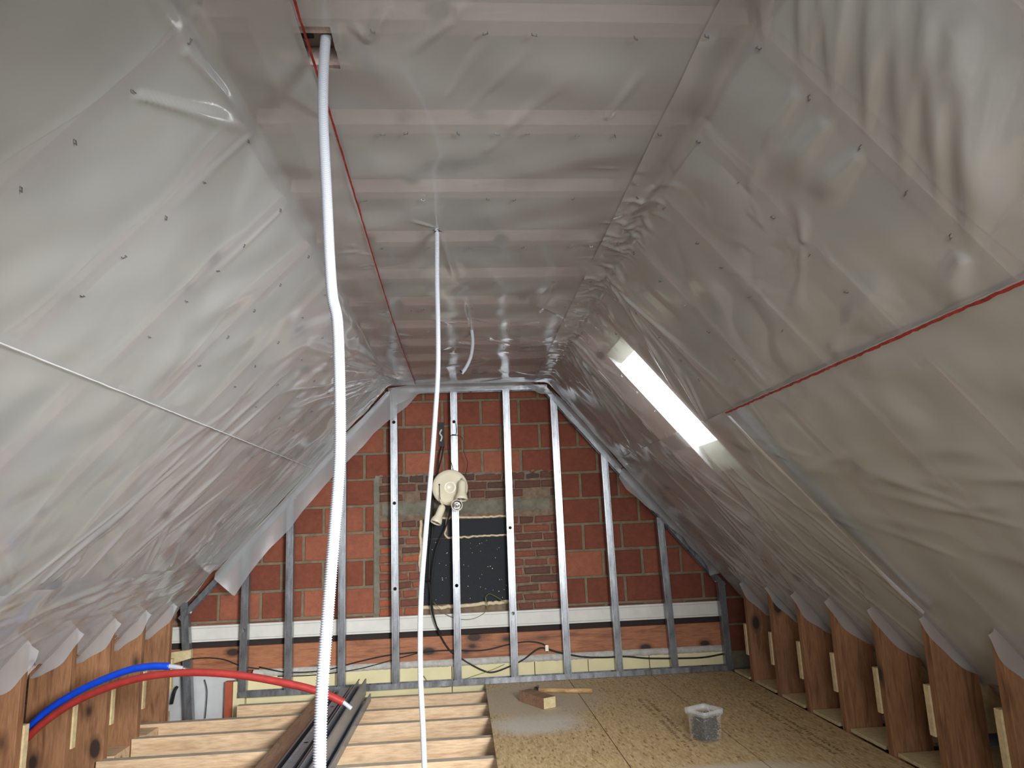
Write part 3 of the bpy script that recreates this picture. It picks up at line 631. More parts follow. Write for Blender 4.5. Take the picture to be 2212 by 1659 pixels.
# speckles on the panel
bmS = bmesh.new()
for i in range(46):
    x, z2, s = rg.uniform(-0.26, 0.33), rg.uniform(0.55, 0.97), rg.uniform(0.0012, 0.003); box_bm(x - s, x + s, GW - 0.0065, GW - 0.004, z2 - s, z2 + s, bm=bmS)
bm_obj('plaster_speck', bmS, M_FOAM, pn)
# slot box high on the wall
sl = thing('wall_slot', 'narrow black slot in the blocks with a twist of white cable', 'wall slot')
bm_obj('slot', box_bm(-0.162, -0.118, GW - 0.006, GW + 0.02, 1.66, 1.845, 0.002), M_BLACK, sl)
tube('white_cable', [(-0.138, GW - 0.01, 1.79), (-0.150, GW - 0.02, 1.76), (-0.136, GW - 0.016, 1.735), (-0.146, GW - 0.02, 1.70)], 0.007, M_TRUNK, sl, 8)
# boards and beam across the gable
o = bm_obj('wall_board', box_bm(-2.06, 1.86, GW - 0.05, GW + 0.0, 0.362, 0.468, 0.003), M_TRUNK); tag(o, 'long scuffed white board running across the gable behind the studs', 'board')
bmg = bmesh.new(); box_bm(-2.055, 1.855, GW - 0.0512, GW - 0.05, 0.452, 0.4535, bm=bmg); box_bm(-2.055, 1.855, GW - 0.0512, GW - 0.05, 0.375, 0.3765, bm=bmg); bm_obj('groove_line', bmg, M_CONC, o)
rough_slab('lintel', -2.1, 1.9, 0.30, 0.37, GW - 0.018, 0.002, M_GAPSHADE, None, 9, 0.001).name = 'wall_gable_shadow_gap'; struct(bpy.data.objects['wall_gable_shadow_gap'])  # dark strip, shade of the gap between board and beam put into colour
o = bm_obj('tie_beam', box_bm(-2.05, 1.88, GW - 0.055, GW + 0.01, 0.165, 0.322, 0.004), M_BEAM); tag(o, 'knotty reddish timber beam running across the gable below the white board', 'beam')
def ledge():
    r = np.random.default_rng(5); nx = 200; vs = []
    for i in range(nx + 1):
        x = -1.45 + (1.9 + 1.45) * i / nx; j = r.normal(0, 0.0016)
        vs += [(x, GW + 0.0, 0.19), (x, GW - 0.035, 0.172 + j), (x, GW - 0.068 + r.normal(0, 0.0015), 0.155 + j), (x, GW - 0.068 + r.normal(0, 0.0015), 0.122 + r.normal(0, 0.0015)), (x, GW, 0.10)]
    return mesh_obj('wall_ledge', vs, [(i * 5 + j, i * 5 + 5 + j, i * 5 + 6 + j, i * 5 + 1 + j) for i in range(nx) for j in range(4)], M_LEDGE, None, True)
tag(ledge(), 'crumbly grey plaster ledge under the timber beam on the gable', 'ledge')
xs = [-1.49, -1.0, -0.45, 0.02, 0.46, 0.52, 1.30, 1.88]
for i, (a, b) in enumerate(((-1.49, -0.9), (-0.895, -0.1), (-0.095, 0.48), (0.485, 0.86), (0.865, 1.30), (1.305, 1.87))):
    o = bm_obj('insulation_board', box_bm(a, b, GW - 0.058 - 0.003 * (i % 2), GW + 0.0, -0.25, 0.125 + 0.004 * (i % 3), 0.002), M_PIR)
    tag(o, 'pale yellow insulation board at the foot of the gable, %s from the left' % ORD[i], 'insulation board', 'yellow boards along the gable')
struct(bm_obj('wall_gable_plaster', box_bm(-2.7, -1.5, GW - 0.01, GW + 0.03, -0.26, 0.18), M_PLASTER))
o = bm_obj('upright_board', box_bm(-1.632, -1.578, GW - 0.07, GW - 0.03, -0.26, 0.10, 0.002), M_ORANGE); tag(o, 'red-brown upright board on the white plaster left of the yellow boards', 'board')
o = bm_obj('upright_board', box_bm(-1.572, -1.495, GW - 0.09, GW - 0.03, -0.26, 0.10, 0.002), M_PIR); tag(o, 'pale yellow upright board at the left end of the stud frame', 'board')

# ------------------------------------------------------------------ steel stud frame
def roofz(x): return (HZ - (XLf - x) * (1.607 / 1.48)) if x < XLf else (HZ - (x - XRf) * (1.442 / 1.195)) if x > XRf else HZ
def c_profile(w, d, length, holes=(), lip=0.008, t=0.0012, groove=True):
    """C section standing on z=0, web facing -Y, flanges going back"""
    bm = bmesh.new(); V = {}
    def v(x, y, z):
        k = (round(x, 5), round(y, 5), round(z, 5))
        if k not in V: V[k] = bm.verts.new(k)
        return V[k]
    hw = w / 2; gr = 0.0015 if groove else 0
    side = [(-hw + lip, d), (-hw, d), (-hw, 0)]; mid = [(-hw, 0), (-0.016, 0), (-0.0145, gr), (0.0145, gr), (0.016, 0), (hw, 0)]; end = [(hw, 0), (hw, d), (hw - lip, d)]
    hs = sorted(h for h in holes if 0.04 < h < length - 0.04); zs = [0.0]
    for h in hs: zs += [h - 0.0165, h + 0.0165]
    zs.append(length)
    for sct in (side, end):
        for a, b in zip(sct, sct[1:]): bm.faces.new([v(a[0], a[1], 0), v(b[0], b[1], 0), v(b[0], b[1], length), v(a[0], a[1], length)])
    # web with round holes
    for i in range(len(zs) - 1):
        z0, z1 = zs[i], zs[i + 1]; hole = i % 2 == 1
        for a, b in zip(mid, mid[1:]):
            if hole and a[0] == -0.0145: continue
            bm.faces.new([v(a[0], a[1], z0), v(b[0], b[1], z0), v(b[0], b[1], z1), v(a[0], a[1], z1)])
        if hole:
            zc = (z0 + z1) / 2; n = 16; ring = [v(0.0122 * math.cos(2 * math.pi * k / n), gr, zc + 0.0122 * math.sin(2 * math.pi * k / n)) for k in range(n)]
            cor = [v(0.0145, gr, z1), v(-0.0145, gr, z1), v(-0.0145, gr, z0), v(0.0145, gr, z0)]; st = (2, 6, 10, 14)
            for q in range(4):
                a0 = st[q]; nx = st[(q + 1) % 4]; seg = []
                k = a0
                while True:
                    seg.append(ring[k % n])
                    if k % n == nx % n: break
                    k += 1
                bm.faces.new([cor[q]] + seg[::1] + [cor[(q + 1) % 4]])
    return bm
def add_profile(name, bm, mat, loc, rot=None, parent=None):
    o = bm_obj(name, bm, mat, parent, loc=loc)
    s = o.modifiers.new('thickness', 'SOLIDIFY'); s.thickness = 0.0012; s.offset = 0
    if rot: o.rotation_euler = rot
    return o
studs = [(412, 1540, 400, 1300, 'far left stud dropping below the track'), (522, 1510, 530, 1250, ''), (621, 1500, 626, 1150, ''), (737, 1493, 740, 1000, ''), (855, 1487, 850, 850, ''), (990, 1480, 980, 845, ''), (1113, 1472, 1093, 845, ''), (1228, 1466, 1195, 855, ''), (1340, 1460, 1306, 1000, ''), (1460, 1453, 1426, 1130, ''), (1577, 1447, 1556, 1240, '')]
hp = {4: (912, 1087, 1272), 5: (911, 1265), 6: (1140, 1325), 1: (1362,), 0: ()}
slab = ['leftmost, rising past the end of the frame from below the floor', 'at the left end of the bottom track', 'second from the left end of the track', 'just behind the thick white conduit', 'between the two white conduits', 'with the spotlight plate hanging on it', 'right of the spotlight, over the edge of the black panel', 'bright one at the right edge of the old brickwork', 'third from the right end', 'second from the right end', 'rightmost, beside the wooden posts']
for i, (bx, by, tx, ty, _) in enumerate(studs):
    B = onY(bx, by, SP); T = onY(tx, ty, SP); zlow = 0.012 if i else -0.258; X = B[0]
    lean = (T[0] - B[0]) / (T[2] - B[2]); ztop = roofz(X) - 0.045 if (X < XLf or X > XRf) else HZ - 0.04
    hs = []
    for y in hp.get(i, ()):
        hs.append(onY(bx + (tx - bx) * (by - y) / (by - ty), y, SP)[2] - zlow)
    bm = c_profile(0.049, 0.048, ztop - zlow, hs)
    for v in bm.verts: v.co.x += lean * v.co.z * 0.9
    o = add_profile('metal_stud', bm, M_STEEL, (X - 0.0, SP, zlow)); tag(o, 'galvanised steel wall stud, ' + slab[i], 'stud', 'steel studs of the gable frame')
def u_track(name, a, b, w, hgt, up, label, grp='steel tracks of the gable frame'):
    """U channel between a and b (3D), web width along Y, lips pointing to 'up'"""
    a, b, up = map(np.array, (a, b, up)); Y = np.array([0, 1, 0]) * w; vs = []
    for p in (a, b): vs += [p + up * hgt, p, p + Y, p + Y + up * hgt]
    o = mesh_obj(name, vs, [(0, 1, 5, 4), (1, 2, 6, 5), (2, 3, 7, 6)], M_STEEL); s = o.modifiers.new('thickness', 'SOLIDIFY'); s.thickness = 0.0012
    tag(o, label, 'track', grp); return o
u_track('floor_track', (-1.53, SP - 0.003, 0.002), (1.87, SP - 0.003, 0.002), 0.054, 0.036, (0, 0, 1), 'galvanised bottom track of the stud frame lying along the gable floor')
u_track('slope_track', L(0.03, SP - 0.004, 0.014), L(2.12, SP - 0.004, 0.014), 0.054, 0.035, nL, 'galvanised track following the left slope against the gable')
u_track('slope_track', Rr(0.03, SP - 0.004, 0.022), Rr(1.95, SP - 0.004, 0.022), 0.054, 0.035, nR, 'galvanised track following the right slope against the gable')
u_track('ceiling_track', (XLf, SP - 0.004, HZ - 0.012), (XRf, SP - 0.004, HZ - 0.012), 0.054, 0.035, (0, 0, -1), 'galvanised track along the flat ceiling against the gable')

# loose sheet edges hanging in front of the studs
def px_flap(name, upper, lower, Y, label, wave=0.012, mat=None, n=90, m=7):
    U = resample(np.array([onY(x, y, Y) for x, y in upper]), 0.001); Lw = resample(np.array([onY(x, y, Y) for x, y in lower]), 0.001)
    vs = []
    for i in range(n + 1):
        a = U[int(i / n * (len(U) - 1))]; b = Lw[int(i / n * (len(Lw) - 1))]
        for j in range(m + 1):
            t = j / m; p = a + (b - a) * t; p = p + np.array([0, -0.03 * t - wave * math.sin(i * 0.33 + 2 * t) * t - 0.6 * wave * math.sin(i * 0.13), 0]); vs.append(p)
    fs = [(i * (m + 1) + j, (i + 1) * (m + 1) + j, (i + 1) * (m + 1) + j + 1, i * (m + 1) + j + 1) for i in range(n) for j in range(m)]
    o = mesh_obj(name, vs, fs, mat or M_FLAP, None, True); tag(o, label, 'plastic sheet', 'loose sheet edges at the gable'); return o
px_flap('sheet_edge_flap', [(465, 1238), (530, 1165), (600, 1092), (700, 980), (780, 905), (850, 838)], [(467, 1250), (508, 1288), (538, 1245), (585, 1184), (630, 1140), (658, 1102), (700, 1052), (749, 1002), (787, 963), (808, 938), (855, 898), (879, 879), (901, 854), (915, 849)], 5.15, 'loose grey plastic edge hanging down the left side of the gable')
px_flap('sheet_edge_flap', [(845, 838), (900, 830), (1000, 826), (1080, 822), (1131, 819), (1192, 845)], [(850, 880), (901, 854), (936, 849), (974, 848), (1012, 847), (1039, 843), (1088, 843), (1131, 832), (1147, 843), (1166, 851), (1196, 853)], 5.155, 'short plastic edge hanging from the flat ceiling over the stud tops')
px_flap('sheet_edge_flap', [(1188, 840), (1250, 895), (1300, 955), (1345, 1008)], [(1196, 853), (1202, 868), (1215, 893), (1250, 929), (1299, 974), (1327, 1005), (1339, 1015)], 5.15, 'narrow plastic edge hanging at the upper right of the gable')
px_flap('sheet_edge_flap', [(1345, 1010), (1377, 1034), (1453, 1112), (1529, 1190), (1552, 1232)], [(1334, 1032), (1352, 1058), (1390, 1091), (1420, 1111), (1443, 1136), (1471, 1159), (1483, 1177), (1509, 1200), (1526, 1225), (1532, 1243), (1552, 1238)], 5.15, 'wavy plastic edge hanging at the lower right of the gable')

# ------------------------------------------------------------------ knee posts and their ties
def post(side, y, k):
    sgn = 1 if side == 'R' else -1; X = 1.872 if side == 'R' else -1.842; wdt = 0.185
    top = lambda x: roofz(x) + 0.003
    xo = X + sgn * wdt; poly = [(X, -0.25), (X, top(X)), (xo, top(xo)), (xo, -0.25)]
    o = bm_obj('knee_post', prism_y(poly, y, y + TW, 0.0015), M_POST)
    n = len(TR) - 1 - k
    tag(o, 'reddish brown timber post on the %s, %s from the gable' % ('right' if sgn > 0 else 'left', ORD[n]), 'post', ('right' if sgn > 0 else 'left') + ' row of knee posts')
    # tie board nailed to its back
    z0, z1 = (0.17, 0.36) if sgn > 0 else (0.13, 0.325); z0 += rg.uniform(-0.01, 0.01)
    xa = X + sgn * 0.005 - sgn * 0.012; o2 = bm_obj('tie_board', box_bm(min(xa, xa + sgn * 0.62), max(xa, xa + sgn * 0.62), y + TW + 0.001, y + TW + 0.034, z0, z1, 0.0015), M_CUT)
    tag(o2, 'short sawn tie board behind the %s post from the gable on the %s' % (ORD[n], 'right' if sgn > 0 else 'left'), 'board', 'sawn tie boards behind the posts')
    # pale flap of sheet over the top of the post
    r = random.Random(k * 7 + (1 if sgn > 0 else 2)); P = Rr if sgn > 0 else L
    vv = [(i / 24) for i in range(25)]; vX = (X - (XRf if sgn > 0 else XLf)) / (dR[0] if sgn > 0 else dL[0]); ln = wdt * 1.05 / abs(dR[0] if sgn > 0 else dL[0])
    wmax = (0.055 if sgn > 0 else 0.08) * r.uniform(0.7, 1.25); vs = []
    for t in vv:
        s = vX - 0.012 + ln * t; e = wmax * (0.65 + 0.35 * math.sin(math.pi * min(1, t * 1.2)) + 0.08 * math.sin(t * 11 + k)) * min(1, (1.03 - t) * 5 + 0.15)
        for j, q in enumerate((0.0, 0.5, 1.0)): vs.append(P(s, y - 0.004 - 0.010 * math.sin(math.pi * q) - 0.003 * math.sin(t * 9 + q), 0.012 + e * q))
    fs = [(i * 3 + j, i * 3 + 3 + j, i * 3 + 4 + j, i * 3 + 1 + j) for i in range(24) for j in range(2)]
    o3 = mesh_obj('sheet_flap', vs, fs, M_FLAP, None, True); tag(o3, 'pale plastic flap folded over the top of the %s post from the gable, %s row' % (ORD[n], 'right' if sgn > 0 else 'left'), 'plastic flap', 'plastic flaps on the posts')
for k, y in enumerate(TR):
    if k >= 7: post('R', y, k)
    if k >= 10: post('L', y, k)
    elif k >= 7: post('L', y, k)

# ------------------------------------------------------------------ floor boards, joists
def board(name, x0, x1, y0, y1, label, z1=0.0, th=0.018, mat=None, grp='OSB floor boards'):
    o = bm_obj(name, box_bm(x0, x1, y0, y1, z1 - th, z1, 0.0012), mat or M_OSB); tag(o, label, 'floor board', grp); return o
board('floor_panel', 0.132, 0.709, 2.0, SP + 0.11, 'OSB floor board with pale dust patches, under the hammer and beside the open joists')
board('floor_panel', 0.7135, 1.293, 2.0, SP + 0.11, 'middle OSB floor board with one dark stamped line, beside the bucket')
board('floor_panel', 1.2975, 1.868, 2.0, SP + 0.11, 'right OSB floor board with a stamped line, along the posts')
board('floor_panel', 0.132, 1.0, -0.9, 1.998, 'OSB floor board nearest the camera position, left of two'); board('floor_panel', 1.002, 1.868, -0.9, 1.998, 'OSB floor board nearest the camera position, right of two')
def stamps(xc, y0, y1, seed, parent):
    r = random.Random(seed); bm = bmesh.new(); y = y0
    while y < y1:
        for dx in (-0.036, 0.006):
            if r.random() < 0.85:
                l = r.uniform(0.008, 0.02)
                for q in range(3): x = xc + dx + r.uniform(0, 0.014); box_bm(x, x + r.uniform(0.008, 0.020), y + l * q / 3, y + l * q / 3 + r.uniform(0.003, 0.006), 0.0004, 0.0008, bm=bm)
        y += r.uniform(0.02, 0.03)
    return bm_obj('ink_stamp', bm, M_STAMP, parent)
fp = [o for o in bpy.data.objects if o.name.startswith('floor_panel')]
stamps(1.064, 3.58, 4.55, 1, bpy.data.objects['floor_panel.001']); stamps(1.665, 3.33, 4.35, 2, bpy.data.objects['floor_panel.002'])
bm_obj('stamp_line', box_bm(1.061, 1.0635, 3.58, 4.5, 0.0003, 0.0007), M_STAMPL, bpy.data.objects['floor_panel.001'])
bm_obj('stamp_line', box_bm(1.662, 1.6645, 3.4, 4.3, 0.0003, 0.0007), M_STAMPL, bpy.data.objects['floor_panel.002'])
for k in range(8, len(TR) - 0):
    y0 = TR[k] + TW + 0.006; y1 = (TR[k + 1] if k + 1 < len(TR) else 5.16) - 0.006; n = len(TR) - 1 - k
    o = board('floor_infill', 1.885 + rg.uniform(-0.012, 0.004), 2.36, y0 + 0.045, y1, 'small OSB offcut on the floor between right posts, %s gap from the gable' % ORD[n], 0.016, 0.016, M_CUT, 'floor offcuts between the right posts')
JY = [-0.7, -0.3, 0.1, 0.5, 0.9, 1.3, 1.70, 2.10, 2.5, 2.9, 3.30, 3.655, 4.0, 4.39, 4.71, 5.055]
for i, y in enumerate(JY):
    n = len(JY) - 1 - i
    x0 = {0: -1.49, 1: -1.97, 2: -1.86, 3: -1.86}.get(n, -1.83)
    o = bm_obj('floor_joist', box_bm(x0, 1.86, y, y + 0.05, -0.235, -0.0185, 0.002), M_JOIST); tag(o, 'pale pine floor joist, %s from the gable' % ORD[n], 'joist', 'pale pine floor joists')
    bm_obj('dusty_top', box_bm(x0, 0.128, y + 0.0015, y + 0.0485, -0.0187, -0.0176), M_DUST, o)
struct(bm_obj('trim_2', box_bm(-2.7, 2.75, YB, GW, -0.258, -0.24), M_CONC))
# short pine blocks between the left posts
for k in (15, 16):
    y = TR[k]; o = bm_obj('joist_offcut', box_bm(-2.05, -1.84, y + 0.12, y + 0.30, -0.23, -0.035, 0.003), M_JOIST); tag(o, 'short pale block between the left posts, behind the %s post from the gable' % ORD[len(TR) - 1 - k], 'timber block', 'pine blocks between left posts')

o = bm_obj('brace_board', prism_y([(-1.98, 0.245), (-1.98, 0.33), (-1.80, 0.345), (-1.80, 0.29)], 5.06, 5.10, 0.002), M_CUT); tag(o, 'short wedge-shaped timber below the white board at the far left', 'timber block')
o = bm_obj('joist_offcut', box_bm(-2.10, -1.905, 4.92, 5.04, -0.23, -0.02, 0.003), M_JOIST); tag(o, 'squat pale block standing before the white plaster at the far left', 'timber block')
# ------------------------------------------------------------------ conduits
cpts = [onY(x, y, Y) for x, y, Y in ((712, 28, 1.40), (706, 60, 1.385), (699, 150, 1.38), (698, 260, 1.38), (706, 430, 1.38), (712, 560, 1.375), (718, 640, 1.37), (729, 700, 1.365), (734, 860, 1.35), (733, 1000, 1.34), (722, 1150, 1.33), (706, 1350, 1.32), (695, 1500, 1.31), (690, 1659, 1.30))]
cpts.append(cpts[-1] + np.array([-0.002, 0, -0.25])); cpts.append(np.array([cpts[-1][0], 1.325, 0.0]))
o = tube('corrugated_conduit', cpts, 0.0112, M_PLAST, None, 18, corr=0.0016, pitch=0.0042); tag(o, 'thick white corrugated conduit hanging from the opening in the ceiling', 'conduit')
cpts = [onY(x, y, Y) for x, y, Y in ((943, 484, 2.372), (944, 520, 2.365), (944, 600, 2.36), (946, 700, 2.35), (946, 800, 2.34), (940, 900, 2.33), (931, 1020, 2.31), (918, 1170, 2.29), (909, 1300, 2.28), (908, 1450, 2.26), (913, 1560, 2.25), (917, 1659, 2.24))]
cpts.append(np.array([cpts[-1][0] + 0.01, 2.24, 0.0]))
o = tube('corrugated_conduit', cpts, 0.0086, M_PLAST, None, 14, corr=0.0011, pitch=0.0040); tag(o, 'thin white corrugated conduit hanging through a slit in the middle of the ceiling sheet', 'conduit')
sc_ = thing('cable_stub', 'short white cable sleeve sticking down from the ceiling near the gable', 'cable')
tube('sleeve', [onY(1019, 712, 3.70), onY(1021, 740, 3.70), onY(1017, 770, 3.69), onY(1007, 793, 3.68), onY(997, 807, 3.67)], 0.0095, M_PLAST, sc_, 12)
tube('black_wire', [onY(1000, 802, 3.675), onY(997, 804, 3.66), onY(994, 800, 3.65)], 0.004, M_BLACK, sc_, 8)
# little star-shaped slits round the conduits
def slit(x, y, Y, label, s=0.02):
    P = onC(x, y); bm = bmesh.new()
    for a in (0.4, 2.1, 3.6, 5.2):
        c, s_ = math.cos(a), math.sin(a); v = [bm.verts.new((P[1] + p[0] * c - p[1] * s_, P[0] + p[0] * s_ + p[1] * c, HZ - 0.016 - p[2])) for p in ((0.006, -0.004, 0), (s, 0, 0.004), (0.006, 0.004, 0.001))]; bm.faces.new(v)
    return tag(bm_obj('sheet_slit', bm, M_BLACK), label, 'slit', None)
slit(943, 488, 0, 'dark torn slit where the thin conduit pierces the ceiling sheet', 0.024); slit(1018, 714, 0, 'dark torn slit where the short cable stub pierces the ceiling sheet', 0.02)
# ceiling opening: wooden sides
op = thing('ceiling_opening', 'opening cut in the ceiling sheet showing bare wood inside', 'opening')
bm_obj('side_board', box_bm(HX0 - 0.06, HX1 + 0.05, HY1 + 0.0, HY1 + 0.02, HZ + 0.003, HZ + 0.049), M_RAFT, op)
bm_obj('side_board', box_bm(HX1 + 0.03, HX1 + 0.05, HY0 + 0.035, HY1, HZ + 0.003, HZ + 0.049), M_RAFT, op)
bm_obj('hole', box_bm(HX0 - 0.01, HX0 + 0.03, HY0 + 0.04, HY0 + 0.10, HZ + 0.044, HZ + 0.0495), M_BLACK, op)

# ------------------------------------------------------------------ red and blue pipes
rp = thing('red_pipe', 'red sleeved water pipe arching over the joists from the left posts', 'pipe')
tube('sleeve', [onY(x, y, 3.42 - 0.0002 * (x - 45)) for x, y in ((20, 1640), (48, 1606), (90, 1565), (150, 1523), (225, 1488), (310, 1463), (400, 1453), (480, 1455), (560, 1465), (650, 1483), (700, 1498), (742, 1517))], 0.0155, M_RPIPE, rp, 16, corr=0.0, n=16)
tube('white_end', [onY(740, 1516, 3.28), onY(748, 1522, 3.28), onY(759, 1531, 3.28)], 0.009, M_PLAST, rp, 12)
bp_ = thing('blue_pipe', 'blue sleeved water pipe bending behind the red one at the left posts', 'pipe')
tube('sleeve', [onY(x, y, 3.46) for x, y in ((20, 1625), (50, 1588), (90, 1546), (140, 1510), (200, 1478), (270, 1450), (320, 1440), (366, 1439))], 0.0155, M_BPIPE, bp_, 16, n=16)
tube('white_end', [onY(364, 1439, 3.46), onY(380, 1441, 3.46), onY(394, 1444, 3.46)], 0.0105, M_PLAST, bp_, 12)
tube('metal_tip', [onY(392, 1443, 3.46), onY(401, 1446, 3.46), onY(410, 1448, 3.46)], 0.008, M_CHROME, bp_, 10)

# ------------------------------------------------------------------ plank and bundle of profiles
o = bm_obj('loose_plank', box_bm(-0.985, -0.885, 2.9, 5.14, -0.0175, 0.012, 0.002), M_PLANK); o.rotation_euler = (0, 0, 0); tag(o, 'brown plank lying across the joists beside the steel profiles', 'plank')
bund = [(-0.852, -0.017, 5.13, 0), (-0.80, -0.017, 5.02, 0), (-0.748, -0.017, 5.0, 0), (-0.696, -0.017, 4.97, 0), (-0.644, -0.017, 4.98, 0), (-0.775, 0.033, 4.95, 1), (-0.722, 0.033, 5.0, 0), (-0.668, 0.033, 4.93, 1), (-0.668, 0.083, 4.94, 0), (-0.640, 0.033 + 0.0, 4.9, 1)]
where = ['far left and longest', 'bottom layer, second from the left', 'bottom layer, middle', 'bottom layer, second from the right', 'bottom layer, at the right edge', 'upper layer, left, open side up', 'upper layer, centre', 'upper layer, right of centre', 'lying on the very top of the bundle', 'upper layer, at the right edge']
bund = bund[:9]
for i, (x, z, ye, fl) in enumerate(bund):
    ln = ye - 2.3; bm = c_profile(0.048, 0.046, ln, (0.5, 1.2, 1.9))
    o = add_profile('steel_profile', bm, M_STEELB, (x, ye, z), (math.radians(90), 0, math.radians(rg.uniform(-0.5, 0.5))))
    # web faces down/up: section Y -> up
    if fl: o.rotation_euler = (math.radians(90), math.radians(180), 0); o.location.z = z + 0.047
    tag(o, 'loose steel profile in the bundle, ' + where[i], 'steel profile', 'bundle of steel profiles on the joists')

# ------------------------------------------------------------------ spotlight
lc = onY(972, 1053, SP - 0.04)
lp = thing('spotlight', 'cream three-spot ceiling light hanging by its wire on a stud', 'lamp', tuple(lc))
lathe('base_plate', [(0, -0.012), (0.03, -0.012), (0.036, -0.018), (0.044, -0.012), (0.10, -0.010), (0.122, -0.004), (0.129, 0.008), (0.127, 0.022), (0.122, 0.022)], M_CREAM, lp, 48, (0, 0, 0), (0, 1, 0))
def spot(top, rim, label=None):
    a = np.array(top) - lc; b = np.array(rim) - lc; ax = b - a; ln = np.linalg.norm(ax); ax /= ln; s = ln / 0.14
    h = lathe('spot_head', [(0, 0), (0.014 * s, 0.002 * s), (0.024 * s, 0.012 * s), (0.027 * s, 0.03 * s), (0.027 * s, 0.08 * s), (0.030 * s, 0.095 * s), (0.038 * s, 0.112 * s), (0.0405 * s, 0.128 * s), (0.041 * s, 0.14 * s), (0.037 * s, 0.14 * s), (0.034 * s, 0.12 * s), (0.02 * s, 0.09 * s)], M_CREAM, lp, 28, tuple(a), tuple(ax))
    lathe('bulb', [(0.033 * s, 0.132 * s), (0.030 * s, 0.124 * s), (0.018 * s, 0.122 * s), (0.012 * s, 0.130 * s), (0.008 * s, 0.132 * s), (0, 0.132 * s)], M_CHROME, h, 20, tuple(a), tuple(ax))
spot(onY(999, 1037, 5.09), onY(997, 1080, 5.05)); spot(onY(957, 1091, 5.10), onY(941, 1130, 5.06))
a = onY(987, 1088, 5.14); spot(a, a + (CAM - a) / np.linalg.norm(CAM - a) * 0.135 + np.array([0, 0, -0.012]))
for pts in ([onY(995, 1036, 5.15), onY(998, 1034, 5.12), onY(999, 1038, 5.095)], [onY(948, 1070, 5.15), onY(952, 1083, 5.12), onY(957, 1092, 5.10)], [onY(981, 1085, 5.15), onY(985, 1088, 5.13)]): tube('arm', [p - lc for p in pts], 0.006, M_CREAM, lp, 8)
tube('wire', [p - lc for p in (onY(949, 1047, 5.147), onY(949.5, 1060, 5.13), onY(951, 1078, 5.125), onY(957, 1090, 5.11))], 0.0022, M_BLACK, lp, 8)
lathe('bulb', [(0.006, 0), (0.006, 0.002), (0, 0.002)], M_BLACK, lp, 12, tuple(onY(949, 1047, 5.146) - lc), (0, -1, 0)).name = 'wire_hole'

# ------------------------------------------------------------------ cables on the gable
def cable(pts, r, label, mat=M_BLACK, Y=GW - 0.068, name='cable', grp=None):
    o = tube(name, [onY(p[0], p[1], p[2] if len(p) > 2 else Y) for p in pts], r, mat, None, 8, n=10); tag(o, label, 'cable', grp)
cable([(984, 912, 5.205), (986, 925, 5.19), (985, 938, 5.185), (975, 940, 5.185), (967, 955, 5.19), (968, 975, 5.19), (975, 1000, 5.19), (979, 1015, 5.185)], 0.0022, 'thin black wire looped round the stud just above the spotlight plate')
cable([(975, 940, 5.185), (990, 941, 5.185), (1000, 950, 5.19), (1002, 975, 5.19), (1010, 1000, 5.19), (1006, 1025, 5.17)], 0.0022, 'thin black wire bowing out to the right of the stud above the spotlight')
cable([(953, 965, 5.3), (948, 985, 5.27), (944, 1025, 5.25), (937, 1060, 5.25), (934, 1150, 5.25), (928, 1200, 5.25), (927, 1256, 5.25)], 0.006, 'doubled black cable hanging left of the spotlight down to a joint')
cable([(958, 965, 5.3), (954, 990, 5.30), (940, 1040, 5.285), (925, 1090, 5.285), (923, 1200, 5.285), (922, 1258, 5.285)], 0.004, 'second thinner black cable beside the doubled one left of the spotlight')
cable([(974, 1098, 5.2), (962, 1140, 5.24), (945, 1180, 5.24), (935, 1230, 5.24), (933, 1290, 5.24), (937, 1330, 5.2), (950, 1370, 5.24), (972, 1405), (1000, 1425), (1040, 1447), (1065, 1452), (1100, 1440), (1130, 1425), (1160, 1403), (1175, 1400), (1183, 1408)], 0.0055, 'black cable sagging from the spotlight down across the beam to the floor and right')
cable([(927, 1256, 5.25), (930, 1280, 5.24), (931, 1310, 5.23), (940, 1345, 5.23), (953, 1368, 5.24)], 0.004, 'thin dark cable running from the joint down to the sagging cable')
cable([(560, 1441), (620, 1452), (700, 1448), (780, 1428), (850, 1414), (960, 1405), (1040, 1405), (1100, 1392), (1140, 1386), (1170, 1390), (1184, 1400)], 0.0045, 'long grey-black cable along the lower edge of the timber beam')
cable([(600, 1461), (680, 1458), (770, 1446), (850, 1425), (905, 1410)], 0.0035, 'thin cable sagging below the beam at the left of the gable')
cable([(1183, 1402), (1210, 1410), (1260, 1419), (1310, 1420), (1350, 1418), (1400, 1422), (1470, 1422), (1520, 1420), (1565, 1412)], 0.006, 'black cable along the yellow boards at the right of the gable')
cable([(415, 1423), (450, 1421), (485, 1425), (520, 1438), (560, 1445)], 0.0035, 'grey cable stapled along the far left end of the beam')
cable([(442, 1468, 5.28), (447, 1490, 5.27), (446, 1520, 5.27), (443, 1552, 5.27)], 0.003, 'thin black wire hanging over the white plaster at far left')
cable([(383, 1483, 5.27), (377, 1495, 5.25), (371, 1520, 5.26)], 0.010, 'thick dark pipe stub poking from the white plaster at far left')
cable([(1058, 1318), (1050, 1300), (1049, 1290), (1057, 1283), (1070, 1288), (1085, 1297), (1100, 1303)], 0.002, 'green-yellow earth wire looping up over the bottom of the black panel', M_GYWIRE)
cable([(936, 1300, 5.24), (950, 1315, 5.24), (965, 1328), (990, 1337), (1020, 1337), (1045, 1325), (1053, 1310), (1049, 1290)], 0.002, 'green-yellow earth wire lying along the white board below the panel', M_GYWIRE)
